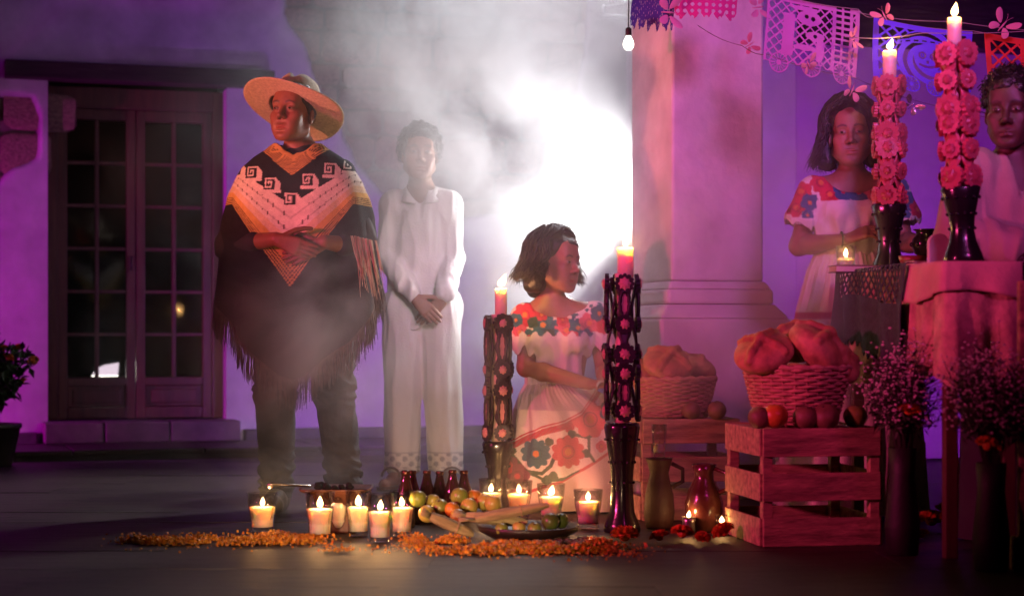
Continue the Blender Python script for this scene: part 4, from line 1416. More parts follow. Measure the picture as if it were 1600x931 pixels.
# ------------------------------------------------------------------ man with hat and poncho
def build_man():
    s = 392.0; CX = 465
    t = thing('person', 'man in a wide straw hat and dark patterned poncho standing with hands clasped', 'person', ((CX - 800) / s, FPX / s, 0), 0, 'people at the offering')
    L = lambda px, py, y=0.0: Vector(((px - CX) / s, y, H_EYE + (523 - py) / s))
    M = hmat(L(460, 180, -.02), -22, 7, 2)
    J = dict(head=M, neck=L(470, 238, .02), shR=L(405, 272, .01), shL=L(532, 272, .02), elR=L(360, 386, -.05), elL=L(572, 390, -.05),
             wrR=L(443, 378, -.235), wrL=L(515, 382, -.215), pelvis=L(470, 450, .02),
             hipR=L(438, 440), hipL=L(508, 440), knR=L(432, 610, -.03), knL=L(524, 610, -.02), anR=L(431, 765, .02), anL=L(536, 757, .04),
             toeR=Vector((-.075, -.16, .02)), toeL=Vector((.24, -.12, .02)),
             hands=[dict(w=L(446, 379, -.245), f=(.93, -.10, -.36), n=(-.12, 1, .1), right=True, curl=(.16, .2, .22, .26), sc=1.0, thumb=.2),
                    dict(w=L(511, 385, -.205), f=(-.93, -.02, -.42), n=(.1, 1, .15), right=False, curl=(.18, .2, .2, .2), sc=1.0, thumb=.1)])
    make_body(t, J, (.25, .105, .06), h=.0042, brow=1.15)
    hair_cap(t, M, 1.0, noise=.004, ns=60)
    # dark shirt round the neck
    S = Solid((-.32, -.3, .98), (.32, .22, 1.5), .006)
    for q in 'RL':
        S.cap(J['sh' + q], J['el' + q], .060, .056, .02); S.cap(J['el' + q], Vector(J['el' + q]).lerp(Vector(J['wr' + q]), .55), .050, .043, .02)
    S.cap(L(470, 246, .01), L(470, 262, .01), .074, .10, .02, flat=((0, 1, 0), .85))
    S.cap(L(428, 264, .01), L(515, 264, .01), .05, .05, .03)
    S.cap(L(470, 228, .02), L(470, 240, .015), .045, .045, .0, op='s')
    S.field(lambda P: folds(P, 4, .003))
    V, F = S.mesh()
    np_mesh('shirt', V, F, pmat('navy_shirt', (.018, .020, .028), rough=.8, var=.2), t)
    # trousers
    S = Solid((-.3, -.25, .05), (.35, .25, 1.0), .006)
    for q in 'RL':
        S.cap(J['hip' + q], J['kn' + q], .102, .078, .05)
        S.cap(J['kn' + q], Vector(J['an' + q]) + Vector((0, 0, -.01)), .078, .066, .03)
    S.cap(J['hipR'], J['hipL'], .11, .11, .05)
    def jf(P):
        z = P[:, 2]
        near = np.exp(-((z - .13) / .10) ** 2) + .7 * np.exp(-((z - .52) / .10) ** 2)
        return folds(P, 2, .005) + near * .010 * np.sin(z * 120 + 3 * vnoise(P, 14, 6, 2) * 2 + P[:, 0] * 25)
    S.field(jf)
    V, F = S.mesh()
    np_mesh('trousers', V, F, pmat('dark_denim', (.030, .034, .045), rough=.85, var=.35, vscale=14, bump=.3, bscale=160), t)
    for q in 'RL':
        a = Vector(J['an' + q]); to = Vector(J['toe' + q])
        S = Solid(np.minimum(A3(a), A3(to)) - .1, np.maximum(A3(a), A3(to)) + .1, .005)
        he = a + (a - to).normalized() * .04
        S.cap((he.x, he.y, .042), (to.x, to.y, .034), .046, .038, .02)
        S.cap((a.x, a.y, .12), (a.x, a.y, .06), .052, .05, .03)
        S.cap((he.x, he.y, .03), (a.x * .4 + to.x * .6, a.y * .4 + to.y * .6, .05), .045, .045, .02)
        S.cut(lambda X, Y, Z: 0.004 - Z)
        V, F = S.mesh()
        np_mesh('boot', V, F, pmat('boot_leather', (.02, .016, .016), rough=.4, var=.3), t)
    # ---- hat
    hat = bpy.data.objects.new('straw_hat', None); COL.objects.link(hat); hat.parent = t
    hat.matrix_local = Matrix.Translation(L(456, 171, .018)) @ Euler((0, R(9), 0)).to_matrix().to_4x4() @ Euler((R(-25), 0, R(-14))).to_matrix().to_4x4()
    M_straw = pmat('straw', (.66, .56, .42), rough=.75, var=.22, vscale=90, bump=.7, bscale=260)
    def brim(u, v):
        a = 2 * PI * u
        r0x, r0y = .092, .110
        k = v
        rx = r0x + (.206 - r0x) * k; ry = r0y + (.215 - r0y) * k
        z = .010 * k + .012 * (abs(math.cos(a)) ** 2) * k * k - .012 * (abs(math.sin(a)) ** 2) * k * k + .006 * math.sin(3 * a + 1) * k
        return (rx * math.cos(a), ry * math.sin(a), z)
    MB().grid(brim, 64, 14, closed=True).build('brim', M_straw, hat, thick=.004)
    def crown(u, v):
        a = 2 * PI * u
        prof = [(1.0, 0), (.985, .036), (.95, .072), (.89, .105), (.74, .130), (.42, .138), (.0, .134)]
        i = v * 6; k = min(int(i), 5); f = i - k
        q = prof[k][0] * (1 - f) + prof[k + 1][0] * f; z = prof[k][1] * (1 - f) + prof[k + 1][1] * f
        pin = max(0, -math.sin(a)) * max(0, (z - .04)) * 2.6      # pinched front
        return (.093 * q * math.cos(a) * (1 - pin), .111 * q * math.sin(a), z - .022 * math.exp(-(q * math.cos(a) / .25) ** 2) * max(0, (z - .07)) / .05)
    MB().grid(crown, 56, 26, closed=True).build('crown', M_straw, hat, thick=.003)
    MB().grid(lambda u, v: (.0945 * math.cos(2 * PI * u), .1125 * math.sin(2 * PI * u), .002 + .012 * v), 48, 2, closed=True).build('hat_band', pmat('hat_band', (.30, .19, .10), rough=.7), hat, thick=.002)
    # ---- poncho
    zs = [1.462, 1.435, 1.405, 1.366, 1.31, 1.243, 1.167, 1.05, .91, .80, .60, .40]
    rxs = [.095, .130, .178, .222, .256, .285, .303, .315, .328, .330, .325, .32]
    rfs = [.070, .085, .105, .125, .150, .172, .188, .196, .205, .215, .220, .225]
    def prof(z, tab): return np.interp(-z, -np.array(zs), tab)
    NU, NV = 420, 300
    u = np.linspace(0, 2 * PI, NU, endpoint=False); v = np.linspace(0, 1, NV)
    U, Vv = np.meshgrid(u, v)
    sx = np.sin(U); cyy = np.cos(U)                       # u = 0 faces the camera
    front = np.clip(cyy, 0, 1)
    z_top = 1.462 - .045 * np.exp(-((np.abs(sx)) / .45) ** 2) * (cyy > 0) - .010 * np.exp(-(sx / .4) ** 2) * (cyy < 0)
    hem_l = np.interp(-sx, [0, .12, .46, .80, .93, 1.0], [.525, .54, .645, .775, .82, .84])
    hem_r = np.interp(sx, [0, .12, .30, .62, .90, 1.0], [.525, .54, .60, .665, .80, .90])
    hem = np.where(sx < 0, hem_l, hem_r)
    hem = np.where(cyy < 0, hem + .05, hem)
    Z = z_top + (hem - z_top) * Vv ** .96
    e = 2 / 2.35
    X = prof(Z, rxs) * np.sign(sx) * np.abs(sx) ** e
    Y = -np.where(cyy > 0, prof(Z, rfs), prof(Z, rfs) * .9) * np.sign(cyy) * np.abs(cyy) ** e + .015
    P = np.stack([X.ravel(), Y.ravel(), Z.ravel()], 1)
    low = np.clip((1.35 - P[:, 2]) / .7, 0, 1)
    ang = U.ravel()
    fold = low * (.013 * np.sin(ang * 9 + 1.5 * vnoise(P, 4, 2, 2) * 2) + .010 * vnoise(P * np.array([1, 1, .25]), 11, 12, 2) * 1.6) + .004 * vnoise(P, 14, 5, 2)
    # drag lines that radiate from the shoulders and over the forearms
    arm = np.exp(-((np.abs(P[:, 0]) - .22) / .07) ** 2 - ((P[:, 2] - 1.08) / .07) ** 2)
    nrm = np.stack([np.sin(ang), -np.cos(ang), np.zeros_like(ang)], 1)
    P = P + nrm * (fold + .022 * arm)[:, None]
    # pattern woven in the cloth, as pixels of the photograph relative to the middle (462)
    xw = np.abs(P[:, 0] * s + 3.0) ; yw = 523 - (P[:, 2] - H_EYE) * s
    xs = P[:, 0] * s + 3.0
    sl = lambda a, kk: a - kk * xw
    b0 = sl(246, .75); b1 = sl(279, .82); b2 = np.maximum(sl(325, .66), 262 - 0 * xw); b3 = np.maximum(sl(398, 1.02), 303 + 0 * xw); b4 = np.maximum(sl(452, 1.38), 322 + (xw - 94) * .1)
    BK = np.array([.016, .018, .024]); YE = np.array([.66, .42, .13]); WH = np.array([.74, .68, .61]); DK = np.array([.05, .035, .03])
    C = np.tile(BK, (len(P), 1))
    m = (yw > b0) & (yw < b1); C[m] = YE
    tt = np.clip((yw - b0) / np.maximum(b1 - b0, 1), 0, 1)
    lines = m & (tt > .25) & (np.sin(yw * 1.9 + .75 * 1.9 * xw) > .15 + .9 * (1 - tt)); C[lines] = BK
    m = (yw >= b1) & (yw < b2); C[m] = BK
    m = (yw >= b2) & (yw < b3); C[m] = WH
    tt = (yw - b2) / np.maximum(b3 - b2, 1)
    for q in (.28, .58):
        dl = m & (np.abs(tt - q) < .022); C[dl] = WH * .72
        dots = m & (np.abs(tt - q) < .05) & (np.sin(xw * .75) > .90); C[dots] = DK
    yel = m & (tt > .74); C[yel] = WH * .55 + YE * .45
    m = (yw >= b3) & (yw < b4); C[m] = YE
    tt = (yw - b3) / np.maximum(b4 - b3, 1)
    lines = m & (tt > .42) & (np.sin(tt * 46) > .55 - .5 * tt); C[lines] = BK
    # step frets along the white band
    FRET = ["..........#....", ".########.##...", ".#......#.###..", ".#.####.#.####.", ".#.##.#.#.#####", ".#.#..#.#.#####", ".#.####.#.#####", ".#.##...#######", "##############.", "###############"]
    FRET = [".########...", ".#......##..", ".#.###..###.", ".#.#.#..####", ".#...#..####", ".#####..####", "........####", "############", "############"]
    for (fx, fy, mir) in ((-88, 268, 1), (-60, 275, 1), (-30, 294, 1), (2, 318, 1), (28, 288, 1), (60, 270, 1), (88, 262, 1)):
        w_, h_ = 27, 24
        iu = (xs - (fx - w_ / 2)) / w_ * 12; iv = (yw - (fy - h_ / 2)) / h_ * 9
        ok = (iu >= 0) & (iu < 12) & (iv >= 0) & (iv < 9) & (np.cos(ang) > -.1)
        tab = np.array([[c == '#' for c in r_] for r_ in FRET])
        hit = np.zeros(len(P), bool)
        hit[ok] = tab[iv[ok].astype(int), iu[ok].astype(int)]
        C[ok & ~hit & (yw < b2 + 14)] = BK
        C[hit] = WH
    nz = vnoise(P, 40, 9, 2)
    C = np.clip(C * (1 + .12 * nz[:, None]), .004, 1)
    i = np.arange(NU)[None, :] + np.arange(NV - 1)[:, None] * NU
    i2 = (np.arange(NU) + 1)[None, :] % NU + np.arange(NV - 1)[:, None] * NU
    F = np.stack([i, i2, i2 + NU, i + NU], -1).reshape(-1, 4)[:, ::-1]
    M_pon = pmat('woven_wool', rough=.9, var=.12, vscale=60, bump=.35, bscale=220, vcol=True, spec=.2)
    po = np_mesh('poncho', P, F, M_pon, t, C)
    md = po.modifiers.new('solid', 'SOLIDIFY'); md.thickness = .006; md.offset = -1
    # fringe on the hem
    hemP = P.reshape(NV, NU, 3)[-1]
    fb = MB(); rr = random.Random(4)
    for k in range(NU * 2):
        q = hemP[(k // 2) % NU]; q2 = hemP[(k // 2 + 1) % NU]
        q = q * .5 + q2 * .5 if k % 2 else q
        kn = math.sin(k * .9) * .006
        ln = rr.uniform(.09, .135)
        d = Vector((kn + rr.gauss(0, .006), rr.gauss(0, .006), -ln))
        a = Vector(q) + Vector((0, 0, .004))
        fb.tube([a, a + d * .5 + Vector((kn * .6, 0, 0)), a + d], [.0021, .0018, .0012], 3, cap=False)
    fr = fb.build('fringe', pmat('wool_fringe', (.10, .075, .075), rough=.9, var=.5, vscale=30), po)
    fr['kind'] = 'stuff'
    # loose fringed edge hanging from the arm on the lamp side
    fb = MB()
    for k in range(46):
        v_ = k / 45
        a = Vector((.235 + .085 * v_ + rr.gauss(0, .004), -.19 - .0 * v_ + rr.gauss(0, .006), 1.085 - .02 * v_ - .16 * v_ * v_ * 0))
        ln = rr.uniform(.12, .24)
        fb.tube([a, a + Vector((.015, -.012, -ln * .5)), a + Vector((.03 + rr.gauss(0, .008), -.004, -ln))], [.002, .0018, .001], 3, cap=False)
    fr = fb.build('fringe', pmat('pale_fringe', (.45, .33, .22), rough=.9, var=.3), po); fr['kind'] = 'stuff'
build_man()

# ------------------------------------------------------------------ young man in white
M_white = pmat('white_cotton', (.68, .65, .62), rough=.85, var=.06, vscale=10, bump=.2, bscale=120, sheen=.1)
def shirt_solid(S, J, r=(.075, .062, .055, .045), tw=.17, hem=.74, flat=.66, k=.04):
    ch = (Vector(J['shR']) + Vector(J['shL'])) / 2
    S.cap(ch + Vector((0, 0, -.10)), Vector((J['pelvis'][0], J['pelvis'][1], hem + .02)), tw, tw * 1.02, k, flat=((0, 1, 0), flat))
    S.cap(Vector(J['shR']), Vector(J['shL']), .052, .052, .05)
    nk = Vector(J['neck'])
    for q in 'RL':
        S.cap(nk + Vector((0, .012, -.02)), J['sh' + q], .052, .052, .05)
        S.cap(J['sh' + q], J['el' + q], r[0], r[1], .025)
        w = Vector(J['el' + q]).lerp(Vector(J['wr' + q]), .93)
        S.cap(J['el' + q], w, r[2], r[3], .02)
def build_boy():
    s = 339.0; CX = 658
    t = thing('person', 'young man in a white shirt and white trousers veiled by the smoke', 'person', ((CX - 800) / s, FPX / s, 0), 0, 'people at the offering')
    L = lambda px, py, y=0.0: Vector(((px - CX) / s, y, H_EYE + (523 - py) / s))
    M = hmat(L(656, 243, -.01), 6, 2, 1)
    J = dict(head=M, neck=L(658, 302, .015), shR=L(617, 322, .01), shL=L(699, 322, .01), elR=L(607, 402, .0), elL=L(708, 402, .0), wrR=L(648, 462, -.165), wrL=L(698, 462, -.15), pelvis=L(658, 480, .01),
             hipR=L(630, 480), hipL=L(688, 480), knR=L(628, 610, -.02), knL=L(692, 610, -.02), anR=L(627, 737, .02), anL=L(698, 737, .03), toeR=Vector((-.16, -.15, .02)), toeL=Vector((.16, -.15, .02)),
             hands=[dict(w=L(651, 466, -.172), f=(.70, -.08, -.72), n=(-.1, 1, .05), right=True, curl=(.2, .22, .25, .3), sc=.98, thumb=.2),
                    dict(w=L(695, 468, -.14), f=(-.72, 0, -.70), n=(.1, 1, .1), right=False, curl=(.15, .15, .2, .2), sc=.98, thumb=.1)])
    make_body(t, J, (.27, .13, .085), h=.0048, tw=.118)
    hair_cap(t, M, 1.0, r=(.088, .104, .098), c=(0, .022, .050), line=.070, noise=.012, ns=34)
    curls(t, M, 620, seed=5, size=.013)
    S = Solid((-.3, -.3, .68), (.3, .26, 1.42), .0062)
    shirt_solid(S, J, r=(.060, .055, .050, .040), tw=.148, hem=.75)
    S.cap(M @ Vector((0, .02, -.03)), Vector(J['neck']) + Vector((0, -.02, .0)), .058, .058, .01, op='s')
    S.cap(Vector(J['neck']) + Vector((0, -.06, .03)), Vector(J['neck']) + Vector((0, -.115, -.14)), .040, .006, .012, op='s')
    S.cut(lambda X, Y, Z: (.738 + .01 * np.sin(X * 20)) - Z)
    S.field(lambda P: folds(P, 21, .010) + .006 * np.sin(P[:, 0] * 75 + 2 * vnoise(P, 5, 3)) * np.clip((1.2 - P[:, 2]) / .3, 0, 1) * (np.abs(P[:, 0]) < .12))
    V, F = S.mesh(); shirt = np_mesh('shirt', V, F, M_white, t)
    n = Vector(J['neck'])
    for q in (-1, 1):
        MB().add([n + Vector((q * .055, .03, .035)), n + Vector((q * .070, -.045, .028)), n + Vector((q * .018, -.105, -.055)), n + Vector((q * .085, -.085, -.045)), n + Vector((q * .085, .02, .0))], [(0, 1, 4), (1, 2, 3), (1, 3, 4)]).build('collar', M_white, shirt, thick=.006)
    S = Solid((-.26, -.2, .04), (.28, .22, .95), .0062)
    for q in 'RL':
        S.cap(J['hip' + q], J['kn' + q], .092, .076, .02)
        S.cap(J['kn' + q], Vector(J['an' + q]) + Vector((0, 0, -.02)), .076, .078, .012)
    S.cap(J['hipR'], J['hipL'], .095, .095, .03)
    S.cut(lambda X, Y, Z: (.078 + .004 * np.sin(X * 60)) - Z)
    S.field(lambda P: folds(P * np.array([1, 1, .5]), 31, .011))
    V, F = S.mesh()
    C = np.tile([.68, .65, .62], (len(V), 1))
    hemz = (V[:, 2] < .155) & (V[:, 2] > .09)
    e = (np.sin(V[:, 0] * 110) * np.sin(V[:, 2] * 130) > .25) & hemz
    C[e] = (.34, .33, .36)
    C[np.abs(V[:, 2] - .16) < .004] = (.42, .41, .43)
    np_mesh('trousers', V, F, pmat('white_trousers', rough=.85, var=.06, vscale=10, bump=.2, bscale=120, vcol=True), t, C)
    for q in 'RL':
        a = Vector(J['an' + q]); to = Vector(J['toe' + q]); d = (to - a); d.z = 0; d.normalize(); p_ = Vector((-d.y, d.x, 0))
        so = MB()
        outl = []
        for k in range(16):
            th = 2 * PI * k / 16
            c = (a + to) / 2 + d * .005
            outl.append(c + d * math.cos(th) * .135 + p_ * math.sin(th) * (.044 + .006 * math.cos(th)))
        vs = [(p.x, p.y, .002) for p in outl] + [(p.x, p.y, .014) for p in outl]
        so.add(vs, [tuple(range(15, -1, -1)), tuple(range(16, 32))] + [(k, (k + 1) % 16, 16 + (k + 1) % 16, 16 + k) for k in range(16)])
        sd = so.build('sandal', pmat('sandal_leather', (.12, .06, .035), rough=.6), t, smooth=False)
        for w_ in (.25, .62):
            c = a.lerp(to, w_)
            MB().tube([(c + p_ * .045 * math.cos(z)) + Vector((0, 0, .016 + (.052 - .018 * w_) * math.sin(z))) for z in np.linspace(0, PI, 9)], .006, 5).build('strap', pmat('sandal_leather'), sd)
build_boy()

# ------------------------------------------------------------------ embroidered dress helpers
RED = (.50, .025, .06); TEAL = (.03, .13, .17); PINK = (.62, .10, .16); GREEN = (.03, .07, .04); ORG = (.60, .20, .05); PLUM = (.16, .02, .06); BLUE = (.05, .12, .22)
M_dress = pmat('embroidered_cotton', rough=.85, var=.06, vscale=14, bump=.25, bscale=140, vcol=True)

def build_girl():
    s = 381.0; CX = 868
    t = thing('person', 'girl in an embroidered white dress seated low by the black candlesticks, looking aside', 'person', ((CX - 800) / s, FPX / s, 0), 0, 'people at the offering')
    L = lambda px, py, y=0.0: Vector(((px - CX) / s, y, H_EYE + (523 - py) / s))
    M = hmat(L(868, 413, -.01), 53, 0, 3)
    J = dict(head=M, neck=L(862, 477, .02), shR=L(822, 497, .01), shL=L(930, 495, .03), elR=L(822, 574, .0), elL=L(945, 580, -.02), wrR=L(918, 598, -.20), wrL=L(946, 596, -.22), pelvis=L(868, 625, .02),
             hands=[dict(w=L(922, 598, -.205), f=(.95, -.22, .04), n=(0, .3, -1), right=True, curl=(.4, .45, .5, .5), sc=.92, thumb=.4),
                    dict(w=L(947, 596, -.22), f=(.25, -.95, .05), n=(-.2, 0, -1), right=False, curl=(.5, .5, .5, .5), sc=.9, thumb=.4)])
    make_body(t, J, (.30, .125, .085), h=.0045, fem=1.0, tw=.118, sc=.97)
    hair_cap(t, M, .97, r=(.088, .108, .098), c=(0, .022, .046), line=.078, noise=.010, ns=30,
             extra=[((-.066, .035, .02), (-.080, .035, -.085), .035, .040, .02), ((.068, .045, .02), (.076, .045, -.08), .030, .034, .02), ((0, .085, .02), (0, .085, -.09), .06, .056, .03), ((-.07, .07, -.06), (-.095, .06, -.10), .04, .03, .02)])
    hair_strands(t, M, 200, .10, sc=.97, wave=.016, wfreq=22, out=.036, seed=13, r=.0044, faceaz=66, curl_end=.055)
    hair_strands(t, M, 560, .105, sc=.97, wave=.016, wfreq=13, out=.024, seed=11, r=.0034, faceaz=66, curl_end=.045)
    hair_strands(t, M, 60, .12, sc=.97, wave=.024, wfreq=13, out=.040, seed=12, r=.0016, faceaz=66, curl_end=.06)
    MB().ball(tuple(M @ Vector((-.074, .004, -.046))), .0055, 10, 7).build('earring', pmat('pearl', (.8, .76, .7), rough=.2), t)
    # ---- blouse
    S = Solid((-.28, -.22, .44), (.30, .24, .86), .0048)
    ch = L(868, 500, .015)
    S.cap(ch + Vector((.0, .0, -.06)), L(868, 592, .01), .128, .112, .03, flat=((0, 1, 0), .70))
    for q in (-1, 1): S.ell(ch + Vector((q * .062 + .01, -.075, -.075)), (.06, .056, .06), .04)
    for q in 'RL':
        sh = Vector(J['sh' + q]); el = Vector(J['el' + q])
        S.cap(sh, sh.lerp(el, .48), .058, .070, .03)
        S.cap(sh + (Vector((0, .01, .78)) - sh) * 0, ch + Vector((0, 0, -.03)), .05, .08, .04)
        S.cap(sh.lerp(el, .52), sh.lerp(el, .8), .058, .058, .004, op='s')
    S.ell(L(872, 470, -.06), (.105, .12, .072), .02, op='s')
    S.ell(L(864, 470, .05), (.075, .10, .052), .01, op='s')
    S.field(lambda P: folds(P, 41, .004) + .0045 * np.sin(P[:, 0] * 120 + 3 * vnoise(P, 6, 2)) * np.clip((.69 - P[:, 2]) / .05, 0, 1))
    V, F = S.mesh()
    x = V[:, 0]; z = V[:, 2]
    px = x * s + CX; py = 523 - (z - H_EYE) * s
    C = np.tile([.70, .62, .60], (len(V), 1))
    fl = [(820, 492, 17, 7, RED, ORG), (848, 508, 17, 8, TEAL, ORG), (812, 519, 12, 6, PINK, ORG), (838, 483, 12, 5, RED, ORG), (868, 512, 11, 5, TEAL, PINK), (884, 516, 13, 6, PINK, ORG), (902, 512, 13, 6, TEAL, ORG),
          (920, 505, 15, 7, PINK, ORG), (936, 490, 13, 6, TEAL, ORG), (826, 525, 10, 4, TEAL, RED), (806, 500, 10, 5, TEAL, ORG), (858, 522, 8, 4, GREEN, ORG), (894, 525, 8, 4, RED, ORG), (915, 522, 8, 4, BLUE, ORG), (878, 500, 9, 5, RED, ORG), (944, 510, 12, 6, RED, ORG), (832, 504, 8, 4, GREEN, GREEN), (846, 492, 9, 5, RED, ORG)]
    c2, mk = flower_paint(px, -py, [(a, -b_, r_ * 1.15, n, c, d) for a, b_, r_, n, c, d in fl])
    yoke = py < 522 + 4 * np.cos((px - 845) * .33)
    m = (mk > 0) & (V[:, 1] < .06) & yoke
    C[m] = c2[m]
    gr = yoke & (mk == 0) & (vnoise(V, 55, 77, 1) > .25); C[gr] = TEAL
    np_mesh('blouse', V, F, M_dress, t, C)
    # ---- skirt
    NU, NV = 560, 240
    u = np.linspace(0, 2 * PI, NU, endpoint=False); v = np.linspace(0, 1, NV)
    U, Vv = np.meshgrid(u, v)
    zt = np.array([.53, .50, .46, .40, .33, .24, .14, .05, .008])
    tab = lambda a: np.interp(-Z, -zt, a)
    Z = .53 + (.008 - .53) * Vv
    cx = tab([.0, .0, .02, .06, .09, .11, .12, .13, .13]); cyv = tab([.01, .01, -.02, -.06, -.07, -.07, -.06, -.06, -.06])
    rx = tab([.118, .120, .165, .225, .265, .300, .325, .345, .36]); ry = tab([.085, .088, .15, .21, .24, .255, .265, .27, .275])
    X = cx + rx * np.sin(U); Y = cyv - ry * np.cos(U)
    P = np.stack([X.ravel(), Y.ravel(), Z.ravel()], 1)
    vv = Vv.ravel(); ang = U.ravel()
    f = (.004 + .016 * vv) * np.sin(ang * 15 + 3.0 * vnoise(P, 3.5, 4, 2)) + .012 * vv * vnoise(P * np.array([1, 1, .3]), 8, 6, 2)
    gather = np.clip(1 - vv * 4, 0, 1) * .004 * np.sin(ang * 60)
    nrm = np.stack([np.sin(ang), -np.cos(ang), 0 * ang], 1)
    P = P + nrm * (f + gather)[:, None]
    px = P[:, 0] * s + CX; py = 523 - (P[:, 2] - H_EYE) * s
    C = np.tile([.70, .60, .57], (len(P), 1))
    top = [(785, -700), (815, -682), (845, -668), (880, -658), (905, -645), (930, -615), (955, -590)]
    bot = [(785, -762), (830, -758), (875, -742), (910, -722), (945, -700), (985, -672)]
    yt = np.interp(px, [a for a, b_ in top], [-b_ for a, b_ in top]); yb = np.interp(px, [a for a, b_ in bot], [-b_ for a, b_ in bot])
    inside = (py > yt) & (py < yb) & (np.cos(ang) > -.2)
    band = (np.abs(py - yt - 2) < 5) & (np.cos(ang) > -.2)
    C[band] = RED
    C[band & (np.sin(px * .9 + py * .9) > .3)] = (.42, .10, .12)
    C[(np.abs(py - yt + 6) < 1.2) & (np.cos(ang) > -.2)] = RED
    C[(np.abs(py - yb) < 2.5) & (np.cos(ang) > -.2)] = RED
    vine = curve_paint(px, -py, [(800, -705), (820, -728), (845, -732), (858, -720), (866, -700), (872, -682), (890, -672), (915, -676), (940, -660), (960, -640)], 2.6) | curve_paint(px, -py, [(820, -728), (850, -742), (880, -738), (900, -728)], 2.4) | curve_paint(px, -py, [(915, -676), (915, -700), (925, -715)], 2.2)
    C[inside & vine] = GREEN
    lv = [(886, 662, 8, 3, RED, RED), (856, 684, 7, 3, GREEN, GREEN), (800, 716, 9, 3, PLUM, PLUM), (862, 735, 8, 3, GREEN, GREEN), (910, 700, 7, 3, GREEN, GREEN), (934, 690, 9, 4, PINK, ORG), (890, 672, 7, 3, GREEN, GREEN), (852, 742, 8, 4, GREEN, GREEN), (800, 700, 7, 3, GREEN, GREEN)]
    fl = lv + [(836, 702, 23, 10, TEAL, ORG), (884, 698, 25, 10, RED, ORG), (918, 650, 28, 7, (.66, .12, .14), ORG), (808, 738, 20, 6, PLUM, RED), (950, 640, 18, 6, TEAL, ORG), (790, 725, 12, 5, RED, ORG)]
    c2, mk = flower_paint(px, -py, [(a, -b_, r_, n, c, d) for a, b_, r_, n, c, d in fl])
    m = (mk > 0) & inside
    C[m] = c2[m]
    low = (py > yb + 3); C[low] = C[low] * np.array([1.0, .86, .86])
    i = np.arange(NU)[None, :] + np.arange(NV - 1)[:, None] * NU
    i2 = (np.arange(NU) + 1)[None, :] % NU + np.arange(NV - 1)[:, None] * NU
    F = np.stack([i, i2, i2 + NU, i + NU], -1).reshape(-1, 4)[:, ::-1]
    np_mesh('skirt', P, F, M_dress, t, C)
build_girl()

